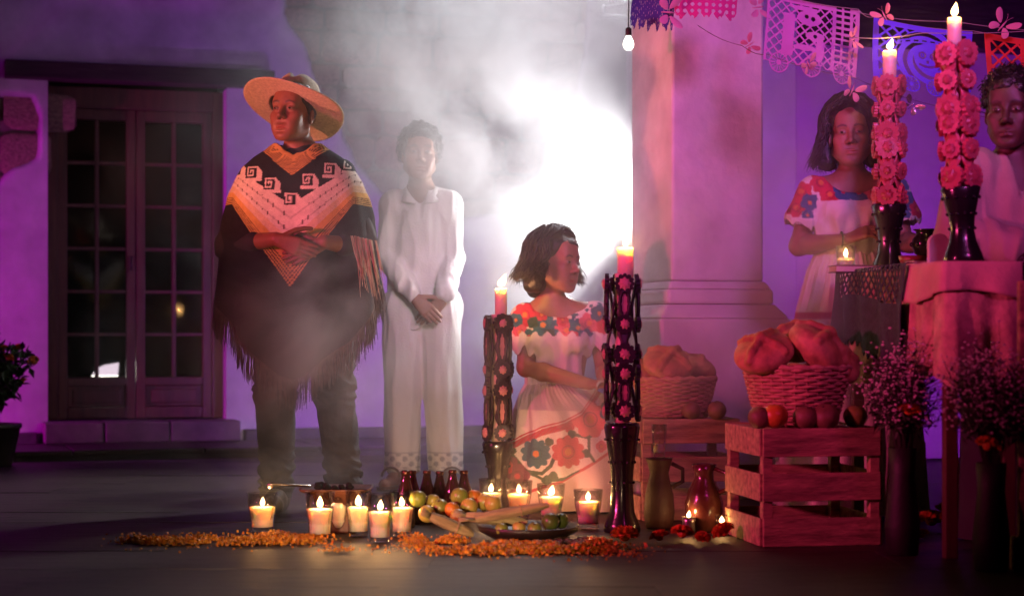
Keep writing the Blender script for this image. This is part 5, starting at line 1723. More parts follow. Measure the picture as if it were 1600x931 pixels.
def build_woman():
    s = 403.0; CX = 1330
    t = thing('person', 'woman with wavy dark hair in an embroidered white dress behind the altar table', 'person', ((CX - 800) / s, FPX / s, 0), 0, 'people at the offering')
    L = lambda px, py, y=0.0: Vector(((px - CX) / s, y, H_EYE + (523 - py) / s))
    M = hmat(L(1328, 214, -.01), -10, 2, -2)
    J = dict(head=M, neck=L(1332, 284, .015), shR=L(1272, 300, .01), shL=L(1396, 300, .01), elR=L(1250, 384, .03), elL=L(1412, 378, .0), wrR=L(1308, 378, -.15), wrL=L(1428, 388, -.23), pelvis=L(1332, 470, .02),
             hands=[dict(w=L(1312, 377, -.155), f=(.86, -.35, .32), n=(.2, .6, -.8), right=True, curl=(.35, .4, .5, .6), sc=.94, thumb=.3),
                    dict(w=L(1429, 388, -.235), f=(.2, -.95, .1), n=(.5, 0, .8), right=False, curl=(.4, .4, .4, .4), sc=.92, thumb=.3)])
    make_body(t, J, (.28, .12, .08), h=.0046, fem=1.0, tw=.12)
    hair_cap(t, M, 1.0, r=(.090, .112, .100), c=(0, .024, .048), line=.080, noise=.013, ns=24,
             extra=[((-.070, .04, .03), (-.090, .03, -.09), .032, .034, .02), ((.070, .045, .03), (.084, .045, -.09), .030, .032, .02), ((0, .085, .02), (0, .09, -.13), .058, .050, .03)])
    hair_strands(t, M, 260, .14, wave=.020, wfreq=27, out=.040, seed=23, r=.0050, faceaz=60, curl_end=.05)
    hair_strands(t, M, 600, .14, wave=.026, wfreq=20, out=.026, seed=21, r=.0036, faceaz=60, curl_end=.045)
    hair_strands(t, M, 60, .15, wave=.034, wfreq=16, out=.045, seed=22, r=.0017, faceaz=60, curl_end=.06)
    S = Solid((-.32, -.22, .96), (.34, .24, 1.34), .0048)
    ch = L(1332, 306, .015)
    S.cap(ch + Vector((0, 0, -.03)), L(1332, 362, .005), .135, .150, .03, flat=((0, 1, 0), .72))
    for q in (-1, 1): S.ell(ch + Vector((q * .062, -.08, -.065)), (.06, .056, .06), .04)
    for q in 'RL':
        sh = Vector(J['sh' + q]); el = Vector(J['el' + q])
        S.cap(sh, sh.lerp(el, .50), .054, .085, .03)
        S.cap(sh, ch + Vector((0, 0, -.03)), .05, .08, .04)
        S.cap(sh.lerp(el, .50), sh.lerp(el, .9), .078, .078, .004, op='s')
    S.ell(L(1332, 270, -.06), (.115, .13, .085), .02, op='s')
    S.ell(L(1332, 272, .05), (.085, .10, .06), .01, op='s')
    S.field(lambda P: folds(P, 51, .004) + .005 * np.sin(P[:, 0] * 110 + 3 * vnoise(P, 6, 2)) * np.clip((1.19 - P[:, 2]) / .06, 0, 1) * (np.abs(P[:, 0]) < .16))
    V, F = S.mesh()
    px = V[:, 0] * s + CX; py = 523 - (V[:, 2] - H_EYE) * s
    C = np.tile([.70, .60, .58], (len(V), 1))
    fl = [(1250, 300, 15, 6, RED, ORG), (1242, 325, 15, 6, RED, ORG), (1262, 318, 13, 5, BLUE, ORG), (1280, 287, 16, 7, RED, ORG), (1292, 306, 15, 6, RED, ORG), (1312, 302, 14, 5, BLUE, RED), (1336, 303, 16, 6, BLUE, RED), (1360, 303, 14, 6, PINK, ORG), (1385, 298, 15, 6, RED, ORG), (1404, 290, 14, 6, BLUE, ORG), (1412, 315, 16, 6, BLUE, ORG), (1430, 328, 13, 6, RED, ORG), (1258, 338, 9, 4, BLUE, ORG), (1404, 335, 12, 5, BLUE, RED)]
    c2, mk = flower_paint(px, -py, [(a, -b_, r_ * 1.12, n, c, d) for a, b_, r_, n, c, d in fl])
    yoke = (py < 316) | (px < 1272) | (px > 1392)
    m = (mk > 0) & yoke & (py < 342); C[m] = c2[m]
    np_mesh('blouse', V, F, M_dress, t, C)
    NU, NV = 220, 120
    u = np.linspace(0, 2 * PI, NU, endpoint=False); U, Vv = np.meshgrid(u, np.linspace(0, 1, NV))
    Z = 1.075 - 1.055 * Vv
    zt = -np.array([1.075, 1.03, .95, .8, .6, .3, .02]); tab = lambda a: np.interp(-Z, zt, a)
    rx = tab([.128, .128, .165, .205, .24, .27, .29]); ry = tab([.09, .09, .125, .16, .20, .24, .26])
    P = np.stack([(rx * np.sin(U)).ravel(), (-ry * np.cos(U)).ravel() + .01, Z.ravel()], 1)
    ang = U.ravel(); vv = Vv.ravel()
    f = (.003 + .014 * vv) * np.sin(ang * 17 + 2.5 * vnoise(P, 3, 8, 2)) + .004 * np.sin(ang * 52) * np.clip(1 - vv * 3, 0, 1)
    P += np.stack([np.sin(ang), -np.cos(ang), 0 * ang], 1) * f[:, None]
    C = np.tile([.70, .58, .55], (len(P), 1))
    py = 523 - (P[:, 2] - H_EYE) * s
    C[(py > 488) & (py < 497)] = RED
    i = np.arange(NU)[None, :] + np.arange(NV - 1)[:, None] * NU
    i2 = (np.arange(NU) + 1)[None, :] % NU + np.arange(NV - 1)[:, None] * NU
    np_mesh('skirt', P, np.stack([i, i2, i2 + NU, i + NU], -1).reshape(-1, 4)[:, ::-1], M_dress, t, C)
    MB().tube([tuple(Vector(J['wrR']) + Vector((-.010 * 1, .03 * math.cos(q), .03 * math.sin(q)))) for q in np.linspace(0, 2 * PI, 17)], .004, 5).build('bracelet', pmat('dark_cord', (.02, .015, .015)), t)
build_woman()

def build_man2():
    s = 460.0; CX = 1560
    t = thing('person', 'dark haired man in a loose pale shirt in shadow behind the right tall candlestick', 'person', ((CX + 16 - 800) / s, FPX / s, 0), 0, 'people at the offering')
    L = lambda px, py, y=0.0: Vector(((px - CX) / s, y, H_EYE + (523 - py) / s))
    M = hmat(L(1562, 176, -.01), -24, -4, 0)
    J = dict(head=M, neck=L(1572, 252, .02), shR=L(1508, 272, .01), shL=L(1640, 276, .02), elR=L(1482, 372, -.02), elL=L(1655, 380, .0), wrR=L(1560, 398, -.20), wrL=L(1600, 398, -.22), pelvis=L(1574, 470, .02),
             hands=[dict(w=L(1562, 398, -.205), f=(.8, -.5, -.15), n=(0, .5, -1), right=True, curl=(.3, .35, .4, .4), thumb=.3),
                    dict(w=L(1598, 398, -.225), f=(-.7, -.6, -.1), n=(0, .4, -1), right=False, curl=(.3, .3, .3, .3), thumb=.3)])
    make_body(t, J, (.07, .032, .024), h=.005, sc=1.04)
    hair_cap(t, M, 1.06, r=(.086, .106, .098), c=(0, .022, .050), line=.066, noise=.012, ns=40)
    curls(t, M, 420, sc=1.06, seed=31, size=.009, base=(.082, .102, .094))
    S = Solid((-.32, -.32, .74), (.32, .26, 1.36), .0062)
    shirt_solid(S, J, r=(.085, .088, .080, .070), tw=.168, hem=.78)
    S.cap(M @ Vector((0, .02, -.03)), Vector(J['neck']) + Vector((0, -.02, 0)), .060, .060, .01, op='s')
    S.cap(Vector(J['neck']) + Vector((0, -.06, .03)), Vector(J['neck']) + Vector((0, -.125, -.15)), .045, .006, .012, op='s')
    S.field(lambda P: folds(P, 61, .007) + .004 * np.sin(P[:, 0] * 95) * (np.abs(P[:, 0]) < .12))
    V, F = S.mesh()
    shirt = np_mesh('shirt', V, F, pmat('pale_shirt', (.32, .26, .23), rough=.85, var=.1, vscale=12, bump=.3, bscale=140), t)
    n = Vector(J['neck'])
    for q in (-1, 1):
        MB().add([n + Vector((q * .058, .03, .035)), n + Vector((q * .072, -.045, .025)), n + Vector((q * .012, -.115, -.12)), n + Vector((q * .055, -.105, -.10)), n + Vector((q * .098, .01, .0))], [(0, 1, 4), (1, 2, 3), (1, 3, 4)]).build('collar', pmat('pale_shirt'), shirt, thick=.007)
    NU, NV = 120, 30
    MB().grid(lambda u, v: (.03 + (.17 + .03 * v) * math.sin(2 * PI * u), .02 - (.12 + .02 * v) * math.cos(2 * PI * u), .80 - .79 * v), 40, 12, closed=True).build('trousers', pmat('dark_cloth', (.02, .018, .02), rough=.9), t)
build_man2()


# ================================================================== ALTAR SIDE
M_crate = pmat('raw_crate_wood', (0.40, 0.26, 0.15), rough=0.8, var=0.55, vscale=7, bump=0.4, bscale=30, stretch=(1, 6, 6))
def crate(loc, rz, w, d, h, label, slats=3, top=True):
    t = thing('wooden_crate', label, 'crate', loc, rz, 'slatted fruit crates')
    sh = h * .245; gap = (h - slats * sh) / (slats - 1)
    for (x, y) in ((.018, .02), (w - .018, .02), (.018, d - .02), (w - .018, d - .02)):
        MB().box((x, y, h / 2 - .002), (.034, .034, h - .006)).build('corner_post', M_crate, t, smooth=False, bevel=.002)
    for i in range(slats):
        z = sh / 2 + i * (sh + gap)
        for y in (-.002, d + .002):
            MB().box((w / 2, y, z), (w + random.uniform(-.002, .004), .010, sh * random.uniform(.96, 1.0)), M=Matrix.Rotation(R(random.uniform(-.3, .3)), 4, 'Y')).build('slat', M_crate, t, smooth=False, bevel=.0025)
        for x in (-.004, w + .004):
            MB().box((x, d / 2, z), (.010, d - .016, sh * random.uniform(.94, 1.0))).build('slat', M_crate, t, smooth=False, bevel=.0025)
    if top:
        n = 5
        for k in range(n):
            MB().box((w / 2, d * (k + .5) / n, h - .012), (w - .01, d / n - .008, .010)).build('board', M_crate, t, smooth=False)
    return t
def wicker_basket(loc, r0, r1, h, label):
    t = thing('wicker_basket', label, 'basket', loc, random.uniform(0, 6), 'round wicker baskets of bread')
    M_w = pmat('wicker', (0.46, 0.27, 0.15), rough=0.7, var=0.3, vscale=25, bump=0.3, bscale=90)
    ns = 26; rows = 17
    wv = MB()
    for k in range(rows):
        z = .008 + (h - .016) * k / (rows - 1)
        rad = r0 + (r1 - r0) * (z / h) ** .8
        pts = []
        for q in range(ns * 3 + 1):
            a = 2 * PI * q / (ns * 3)
            rr = rad + .0055 * math.sin(a * ns / 2 + (k % 2) * PI)
            pts.append((rr * math.cos(a), rr * math.sin(a), z + .0015 * math.sin(a * 3 + k)))
        wv.tube(pts, .0068, 5, cap=False)
    o = wv.build('wicker_weave', M_w, t); o['kind'] = 'stuff'
    for k in range(ns):
        a = 2 * PI * (k + .25) / ns
        MB().tube([((r0 + (r1 - r0) * (z / h) ** .8) * math.cos(a), (r0 + (r1 - r0) * (z / h) ** .8) * math.sin(a), z) for z in np.linspace(0, h, 5)], .0042, 5).build('stake', M_w, t)
    rim = [((r1 + .004 * math.sin(a * 20)) * math.cos(a), (r1 + .004 * math.sin(a * 20)) * math.sin(a), h + .003 * math.cos(a * 20)) for a in np.linspace(0, 2 * PI, 90)]
    MB().tube(rim, .010, 6, cap=False).build('rim', M_w, t)
    MB().lathe([(0, .006), (r0 * .97, .006), (r0 * .97, .012), (0, .012)], 24).build('bottom', M_w, t)
    return t
M_bread = pmat('bread_crust', rough=.6, var=.35, vscale=22, bump=.3, bscale=140, vcol=True)
def bread(loc, rot, r, label, seed=1):
    """round sweet loaf with a knob and crossed strips of dough"""
    S = Solid((-r * 1.15, -r * 1.15, -r * .55), (r * 1.15, r * 1.15, r * .95), r / 20)
    S.ell((0, 0, 0), (r, r * .94, r * .52), 0)
    rr = random.Random(seed)
    for k in range(2):
        a = k * PI / 2 + rr.uniform(-.2, .2) + .4
        prev = None
        for q in np.linspace(-1, 1, 7):
            p = (q * r * .86 * math.cos(a), q * r * .86 * math.sin(a), r * .54 * math.sqrt(max(0, 1 - (q * .9) ** 2)) + .01 * r)
            if prev: S.cap(prev, p, r * (.10 + .05 * abs(math.sin(q * 6))), r * (.10 + .05 * abs(math.sin(q * 6))), r * .08)
            prev = p
    S.ell((0, 0, r * .62), (r * .22, r * .22, r * .18), r * .08)
    S.field(lambda P: vnoise(P, 2.2 / r, seed, 2) * r * .020)
    V, F = S.mesh()
    h = np.clip(V[:, 2] / (r * .6), -1, 1) + .35 * vnoise(V, 4 / r, seed + 3, 2)
    t_ = np.clip(h * .6 + .35, 0, 1)[:, None]
    C = np.array([.56, .34, .16]) * (1 - t_) + np.array([.36, .15, .055]) * t_
    o = np_mesh('bread', V, F, M_bread, None, C)
    o.location = loc; o.rotation_euler = rot
    tag(o, label, 'bread', 'round loaves of sweet bread')
    return o

# near crate, with fruit, basket and loaves
CD = 6.12
c0 = Vector(((1192 - 800) * CD / FPX, CD, 0))
crate(c0, R(9), .405, .44, .392, 'near slatted crate with fruit and a bread basket on top')
def on_crate(x, y, z):
    q = Matrix.Rotation(R(9), 4, 'Z') @ Vector((x, y, 0))
    return (c0.x + q.x, c0.y + q.y, z)
M_mamey = pmat('brown_green_fruit', (0.20, 0.13, 0.06), rough=0.55, var=0.35, vscale=16, bump=0.15)
for (x, y, r, m, lb) in ((-.005, .045, .040, M_mamey, 'brownish fruit at the outer left end of the row on the near crate'), (.055, .040, .044, M_orange, 'orange fruit second along the row on the near crate'),
                         (.150, .045, .042, M_mamey, 'dull green brown fruit in the middle of the row below the bread basket'), (.238, .040, .047, M_mamey, 'largest dull fruit of the row below the bread basket'), (.325, .04, .041, M_guava, 'greenish fruit at the right end of the row on the near crate')):
    fruit(on_crate(x, y, .390), r, m, lb, 'fruit lined up on the near crate', sq_=.94)
bx = on_crate(.20, .265, .389)
wicker_basket(bx, .125, .180, .200, 'large wicker basket of sweet bread on the near crate')
B = lambda dx, dy, dz: (bx[0] + dx, bx[1] + dy, bx[2] + dz)
bread(B(-.125, -.09, .25), (R(28), R(-22), R(10)), .105, 'round sweet loaf tipped over the outer rim of the near basket', 2)
bread(B(.055, -.08, .265), (R(38), R(14), R(60)), .115, 'largest sweet loaf with crossed dough strips facing front in the near basket', 3)
bread(B(.01, .07, .275), (R(-6), R(4), R(20)), .115, 'sweet loaf at the back of the near basket, topmost', 4)
bread(B(.135, .00, .215), (R(30), R(32), R(0)), .095, 'sweet loaf leaning at the right rim of the near basket', 5)

# far crate with the smaller basket, behind the large candlestick
fd = 6.98
c1 = Vector(((1004 - 800) * fd / FPX, fd, 0))
crate(c1, R(8), .37, .36, .385, 'far slatted crate in the pink haze behind the large black candlestick')
b2 = (c1.x + .135, c1.y + .17, .383)
wicker_basket(b2, .115, .155, .150, 'smaller wicker basket of bread in the haze beside the pillar')
bread((b2[0] - .03, b2[1] - .07, b2[2] + .205), (R(34), R(-8), R(30)), .10, 'sweet loaf in the middle of the hazy far basket', 6)
bread((b2[0] - .115, b2[1] - .03, b2[2] + .175), (R(24), R(-30), R(0)), .075, 'sweet loaf half behind the large black candlestick in the far basket', 7)
bread((b2[0] + .085, b2[1] - .02, b2[2] + .185), (R(14), R(24), R(80)), .080, 'sweet loaf at the pillar side of the far basket', 8)
bread((b2[0] + .01, b2[1] + .07, b2[2] + .20), (0, 0, R(20)), .09, 'sweet loaf at the back of the far basket', 9)
for (x, lb) in ((.20, 'dull fruit on the far crate under the hazy basket'), (.29, 'dull fruit at the pillar end of the far crate')):
    fruit((c1.x + x, c1.y + .045, .383), .036, M_mamey, lb, 'fruit on the far crate')

# tall clay vase with a small glass candle on top
t = thing('clay_vase', 'tall reddish clay vase standing in front of the far crate', 'vase', ((1030 - 800) * 6.72 / FPX, 6.72, 0))
M_redclay = pmat('red_clay', (0.08, 0.026, 0.02), rough=.6, var=.3, bump=.25)
MB().lathe([(.045, 0), (.05, .01), (.056, .06), (.052, .12), (.040, .17), (.034, .20), (.046, .245), (.050, .255), (.042, .255), (.03, .20), (0, .19)], 24).build('clay_body', M_redclay, t)
MB().tube([(.046, 0, .15), (.085, 0, .17), (.085, 0, .215), (.045, 0, .235)], .008, 7).build('handle', M_redclay, t)
v = votive(((1030 - 800) * 6.72 / FPX, 6.72, .2565), .058, .12, 'slender unlit dark glass candle on top of the red clay vase', fill=.4, lit=False)
v['group'] = 'glass candles in the pink haze'
# jug and tealight
t = thing('clay_jug', 'shiny leaning clay jug between the far crate and the near crate', 'jug', ((1100 - 800) * 6.62 / FPX, 6.62, 0.0), R(-30))
MB().lathe([(.040, 0), (.045, .006), (.066, .06), (.070, .10), (.055, .15), (.036, .185), (.034, .21), (.046, .24), (.042, .24), (.03, .20), (0, .18)], 24).build('jug_body', pmat('glazed_red_clay', (.08, .022, .018), rough=.2, var=.2, coat=.4), t)
MB().tube([(.058, 0, .14), (.10, 0, .16), (.105, 0, .205), (.04, 0, .225)], .008, 7).build('handle', pmat('glazed_red_clay'), t)
t = thing('tealight', 'tiny lit tealight in a low dish among the marigolds', 'candle', ((1076 - 800) * 6.55 / FPX, 6.55, 0.04))
MB().lathe([(.020, -.038), (.024, -.03), (.022, 0), (.026, .018), (.024, .018), (.020, .004), (0, .004)], 18).build('cup', pmat('tin', (.4, .36, .33), rough=.3, metal=.9), t)
MB().lathe([(0, .006), (.020, .010), (.019, .013), (0, .013)], 16).build('wax', M_wax, t)
flame(t, .016, h=.026, power=.10)
# orange glass cup at the foot of the large candlestick
v = votive(((1128 - 800) * 6.5 / FPX, 6.5, .0), .05, .07, 'small lit glass candle almost hidden by the near crate', fill=.5, power=.06)

# ---------------- altar table
TX, TY, TZ, TR = 1.349, 5.78, .92, R(5)
TW, TD = .235, 1.12
t = thing('altar_table', 'narrow wooden altar table under the pale cloth', 'table', (TX, TY, 0), TR)
MB().box((TW / 2, TD / 2, TZ - .02), (TW - .01, TD - .01, .03)).build('tabletop', pmat('table_wood', (.10, .05, .03), rough=.6), t, smooth=False)
for (x, y) in ((.025, .03), (TW - .025, .03), (.025, TD - .03), (TW - .025, TD - .03)):
    MB().box((x, y, (TZ - .035) / 2), (.04, .04, TZ - .037)).build('leg', pmat('table_wood'), t, smooth=False, bevel=.003)
M_cloth = pmat('altar_cloth', (.52, .37, .24), rough=.85, var=.45, vscale=11, bump=.6, bscale=40)
per = []
def perim(q):
    Lp = 2 * (TW + TD)
    d = (q % 1) * Lp
    rc = .012
    if d < TW: return (d, 0), (0, -1)
    d -= TW
    if d < TD: return (TW, d), (1, 0)
    d -= TD
    if d < TW: return (TW - d, TD), (0, 1)
    d -= TW
    return (0, TD - d), (-1, 0)
def cl(u, v):
    (x, y), (nx, ny) = perim(u)
    # smooth the normal near corners
    (xa, ya), (na, nb) = perim(u - .006); (xb, yb), (nc, ne) = perim(u + .006)
    nx = (nx + na + nc) / 3; ny = (ny + nb + ne) / 3
    drop = .37 + .03 * math.sin(u * 30) + .02 * math.sin(u * 71)
    k = v
    w_ = .007 + k * (.014 + .018 * math.sin(u * 2 * PI * 13 + 1.2 * math.sin(u * 40)) + .010 * math.sin(u * 2 * PI * 31))
    return (x + nx * w_, y + ny * w_, TZ + .003 - drop * k)
cm = MB().grid(cl, 300, 26, closed=True)
cm.grid(lambda u, v: (-.006 + u * (TW + .012), -.006 + v * (TD + .012), TZ + .004), 6, 14)
P_ = np.array([tuple(p) for p in cm.v]); q_ = .004 * vnoise(P_, 16, 71, 3); P_[:, 0] += q_; P_[:, 1] -= q_; P_[:, 2] += q_ * .5
cm.v = [Vector(p) for p in P_]
co = cm.build('tablecloth', M_cloth, None); co.location = (TX, TY, 0); co.rotation_euler = (0, 0, TR)
tag(co, 'creased pale cloth hanging over the altar table', 'tablecloth')
fl_ = MB()
def flap(u, v):
    (x, y), (nx, ny) = perim(-.13 + u * .29)
    (xa, ya), (na, nb) = perim(-.13 + u * .29 - .01); (xb, yb), (nc, ne) = perim(-.13 + u * .29 + .01)
    nx = (nx + na + nc) / 3; ny = (ny + nb + ne) / 3
    w_ = .016 + v * (.014 + .010 * math.sin(u * 31))
    return (x + nx * w_, y + ny * w_, TZ + .009 - (.11 + .02 * math.sin(u * 9)) * v)
fl_.grid(flap, 70, 10); 
fo = fl_.build('table_runner', pmat('runner_cloth', (.60, .40, .30), rough=.85, var=.2, vscale=6, bump=.3, bscale=70), None, thick=.004)
fo.location = (TX, TY, 0); fo.rotation_euler = (0, 0, TR); tag(fo, 'short folded overcloth hanging at the near corner of the altar table', 'cloth')

def cells(name, fn, mask, nu, nv, mat, parent=None, thick=.0012):
    """a sheet with cut-out holes: mask(u, v) -> keep"""
    us = (np.arange(nu) + .5) / nu; vs_ = (np.arange(nv) + .5) / nv
    Um, Vm = np.meshgrid(us, vs_)
    K = mask(Um, Vm)
    ue = np.arange(nu + 1) / nu; ve = np.arange(nv + 1) / nv
    Ue, Ve = np.meshgrid(ue, ve)
    P = fn(Ue.ravel(), Ve.ravel())
    j, i = np.nonzero(K)
    a = j * (nu + 1) + i
    F = np.stack([a, a + 1, a + nu + 2, a + nu + 1], 1)
    used = np.unique(F); rm = np.full(len(P), -1); rm[used] = np.arange(len(used))
    o = np_mesh(name, P[used], rm[F], mat, parent)
    md = o.modifiers.new('solid', 'SOLIDIFY'); md.thickness = thick; md.offset = 0
    return o
# dark open-work shawl over the side of the table
def shawl_pos(u, v):
    y = .30 + .88 * u
    L_ = .36 * v * (1 + .14 * np.sin(u * 5 + 1))
    over = np.clip(.05 - L_, 0, 1)
    x = -.034 - .012 * np.sin(u * 24 + 3 * v) * np.clip(v * 2, 0, 1) - .012 * v + np.where(L_ < .05, .030 * (1 - L_ / .05), 0)
    z = TZ + .016 - np.clip(L_ - .04, 0, 1) + .0 * u
    return np.stack([x, y, z], 1)
def shawl_mask(u, v):
    lat = (np.abs(np.sin((u * 30 + v * 13) * PI / 2 * 1.3)) < .40) | (np.abs(np.sin((u * 30 - v * 13) * PI / 2 * 1.3)) < .40)
    band = (v > .42) | (u > .95) | (u < .04)
    edge = v < .97 + .03 * np.sin(u * 150)
    return (lat | band) & edge
so = cells('lace_shawl', shawl_pos, shawl_mask, 200, 110, pmat('dark_green_lace', (.035, .055, .05), rough=.8, var=.4, vscale=50, bump=.5, bscale=120), None, .003)
so.location = (TX, TY, 0); so.rotation_euler = (0, 0, TR); tag(so, 'dark open-work shawl draped over the side of the altar table', 'shawl')
def on_table(x, y, z=0.0):
    q = Matrix.Rotation(TR, 4, 'Z') @ Vector((x, y, 0))
    return Vector((TX + q.x, TY + q.y, TZ + .006 + z))

# the two pink candlesticks and their candles
p = on_table(.125, 1.03)
candlestick(p, .4, 1.0, 'far pink wax flower candlestick on the altar, in front of the woman', M_pinkwax, M_pinkwax2, M_pinkwax, [(.06, 1.15), (.26, .85), (.45, 1.15), (.56, 1.15), (.76, .85), (.95, 1.1)], .262, .455, 5, 'pink ornate candlesticks on the altar', rad=.043)
taper_candle((p.x + .003, p.y, p.z + .70), .025, .115, 'lit candle topping the far pink candlestick', lean=.22, power=.35)
p = on_table(.10, .12)
c = candlestick(p, .1, 1.0, 'near pink wax flower candlestick on the altar, in front of the shadowed man', M_pinkwax, M_pinkwax2, M_pinkwax, [(.06, 1.2), (.26, .85), (.45, 1.15), (.56, 1.15), (.76, .85), (.95, 1.15)], .255, .44, 5, 'pink ornate candlesticks on the altar', rad=.046)
c.rotation_euler = (0, R(-2.6), .0)
taper_candle((p.x - .030, p.y, p.z + .676), .022, .105, 'lit candle topping the near pink candlestick', lean=.02, power=.35)

# books, plaque, bowl, pot
M_page = pmat('book_pages', (.62, .50, .40), rough=.8, var=.1, bump=.2)
def book(loc, rz, w, d, h, label, cov):
    t = thing('book', label, 'book', loc, rz, 'books on the altar')
    MB().box((w / 2, d / 2, h / 2), (w - .008, d - .008, h - .006)).build('page_block', M_page, t, smooth=False)
    for z in (.0015, h - .0015): MB().box((w / 2, d / 2, z), (w, d, .003)).build('cover', cov, t, smooth=False)
    MB().box((w - .001, d / 2, h / 2), (.004, d, h - .006)).build('spine', cov, t, smooth=False)
M_cov = pmat('dark_cover', (.10, .03, .04), rough=.5)
p = on_table(-.10, .93); book(p, R(4), .17, .12, .026, 'pale book sticking out over the far end of the altar table', M_cov)
v = votive((p.x + .045, p.y + .05, p.z + .0265), .075, .07, 'round glass candle glowing on the far book', fill=.35, power=.2, shape='round'); v['group'] = 'glass candles on the altar'
p = on_table(.03, .42); book(p, R(8), .12, .10, .024, 'pale book lying between the black pot and the white plaque', M_cov)
t = thing('white_plaque', 'small white round topped plaque standing on the altar table', 'plaque', on_table(.075, .30), R(10))
pts = [(-.036, 0), (.036, 0), (.036, .075)] + [(.036 * math.cos(a), .075 + .030 * math.sin(a)) for a in np.linspace(.2, PI - .2, 9)] + [(-.036, .075)]
vs = [(x, -.009, z) for x, z in pts] + [(x, .009, z) for x, z in pts]; m = len(pts)
MB().add(vs, [tuple(range(m)), tuple(range(2 * m - 1, m - 1, -1))] + [((k + 1) % m, k, m + k, m + (k + 1) % m) for k in range(m)]).build('slab', pmat('white_plaster_plaque', (.70, .62, .56), rough=.6, bump=.1), t, smooth=False, bevel=.003)
MB().box((0, 0, .006), (.09, .05, .010)).build('foot', pmat('white_plaster_plaque'), t, smooth=False, bevel=.002)
t = thing('red_bowl', 'small dark red bowl on the altar behind the shawl', 'bowl', on_table(.12, .72))
MB().lathe([(.02, 0), (.024, .004), (.045, .03), (.05, .05), (.046, .05), (.04, .03), (0, .012)], 22).build('bowl_body', pmat('bowl_red', (.25, .03, .04), rough=.4), t)
p = W(1446, 380, 6.80)
t = thing('black_pot', 'round shiny black clay pot held in the hand of the woman', 'pot', p - Vector((0, 0, .05)))
MB().lathe([(.022, 0), (.040, .012), (.052, .040), (.048, .066), (.034, .082), (.036, .094), (.046, .100), (.042, .101), (.030, .088), (0, .08)], 26, wob=lambda a, z: 1 + (.06 * math.sin(a * 8) if z > .085 else .015 * math.sin(a * 8))).build('pot_body', M_black, t)
hb = MB()
for k in range(8):
    a = 2 * PI * k / 8
    MB().ball((.050 * math.cos(a), .050 * math.sin(a), .045), .009, 8, 6).build('boss', M_black, t)

# ---------------- baby's breath in dark vases
def bouquet(loc, label, vh, spread, top, n, seed):
    t = thing('flower_bouquet', label, 'bouquet', loc, 0, "bouquets of tiny white flowers by the altar")
    MB().lathe([(.045, 0), (.05, .005), (.055, vh * .3), (.040, vh * .75), (.045, vh), (.040, vh), (.034, vh * .75), (0, vh * .7)], 22).build('vase', pmat('matt_black_clay', (.012, .010, .011), rough=.6), t)
    rr = random.Random(seed); st = MB(); fl = MB(); lv = MB()
    M_st = pmat('grey_green_stem', (.05, .06, .035), rough=.7)
    for i in range(n):
        a = rr.uniform(0, 2 * PI); sp = spread * math.sqrt(rr.random()); hh = rr.uniform(.35, 1) * top * (1 - .35 * (sp / spread) ** 2)
        e = Vector((sp * math.cos(a), sp * math.sin(a), vh + hh)); m_ = Vector((e.x * .35, e.y * .35, vh + hh * .55))
        st.tube([(e.x * .05, e.y * .05, vh * .8), m_, e], [.0018, .0014, .0008], 3, cap=False)
        for q in range(9):
            o = m_.lerp(e, rr.uniform(.3, 1.0)); d = Vector((rr.gauss(0, .03), rr.gauss(0, .03), abs(rr.gauss(.02, .025))))
            st.tube([o, o + d], [.0009, .0006], 3, cap=False)
            c_ = o + d; r_ = rr.uniform(.0028, .0062)
            fl.ball(c_, (r_, r_, r_ * .7), 5, 4)
        for q in range(6):
            p_ = m_.lerp(e, rr.uniform(0, .8)) + Vector((rr.gauss(0, .02), rr.gauss(0, .02), 0))
            M = Matrix.Translation(p_) @ Euler((rr.uniform(-1.2, 1.2), rr.uniform(-1.2, 1.2), rr.uniform(0, 6))).to_matrix().to_4x4()
            lv.add([(0, 0, 0), (.018, .005, 0), (.040, 0, -.004), (.018, -.005, 0)], [(0, 1, 2, 3)], M)
    for b, nm, mt in ((st, 'stems', M_st), (fl, 'tiny_flowers', pmat('tiny_white_flower', (.62, .50, .50), rough=.8)), (lv, 'leaves', pmat('bouquet_leaf', (.035, .05, .025), rough=.6))):
        o = b.build(nm, mt, t, smooth=False); o['kind'] = 'stuff'
    return t
bouquet((1.245, 5.92, 0), 'airy bouquet of tiny white flowers between the near crate and the altar cloth', .34, .12, .36, 110, 1)
bouquet((1.425, 5.52, 0), 'airy bouquet of tiny white flowers in front of the near end of the altar', .32, .14, .42, 130, 2)
for (x, y, z, lb) in ((1.40, 5.46, .375, 'orange marigold head tucked low in the bouquet at the near end of the altar'), (1.52, 5.50, .44, 'orange marigold head at the far right of the picture in the bouquet'), (1.25, 5.84, .46, 'reddish marigold head deep in the bouquet beside the near crate')):
    marigold((x, y, z), lb, 1.0, 'marigold heads in the bouquets')
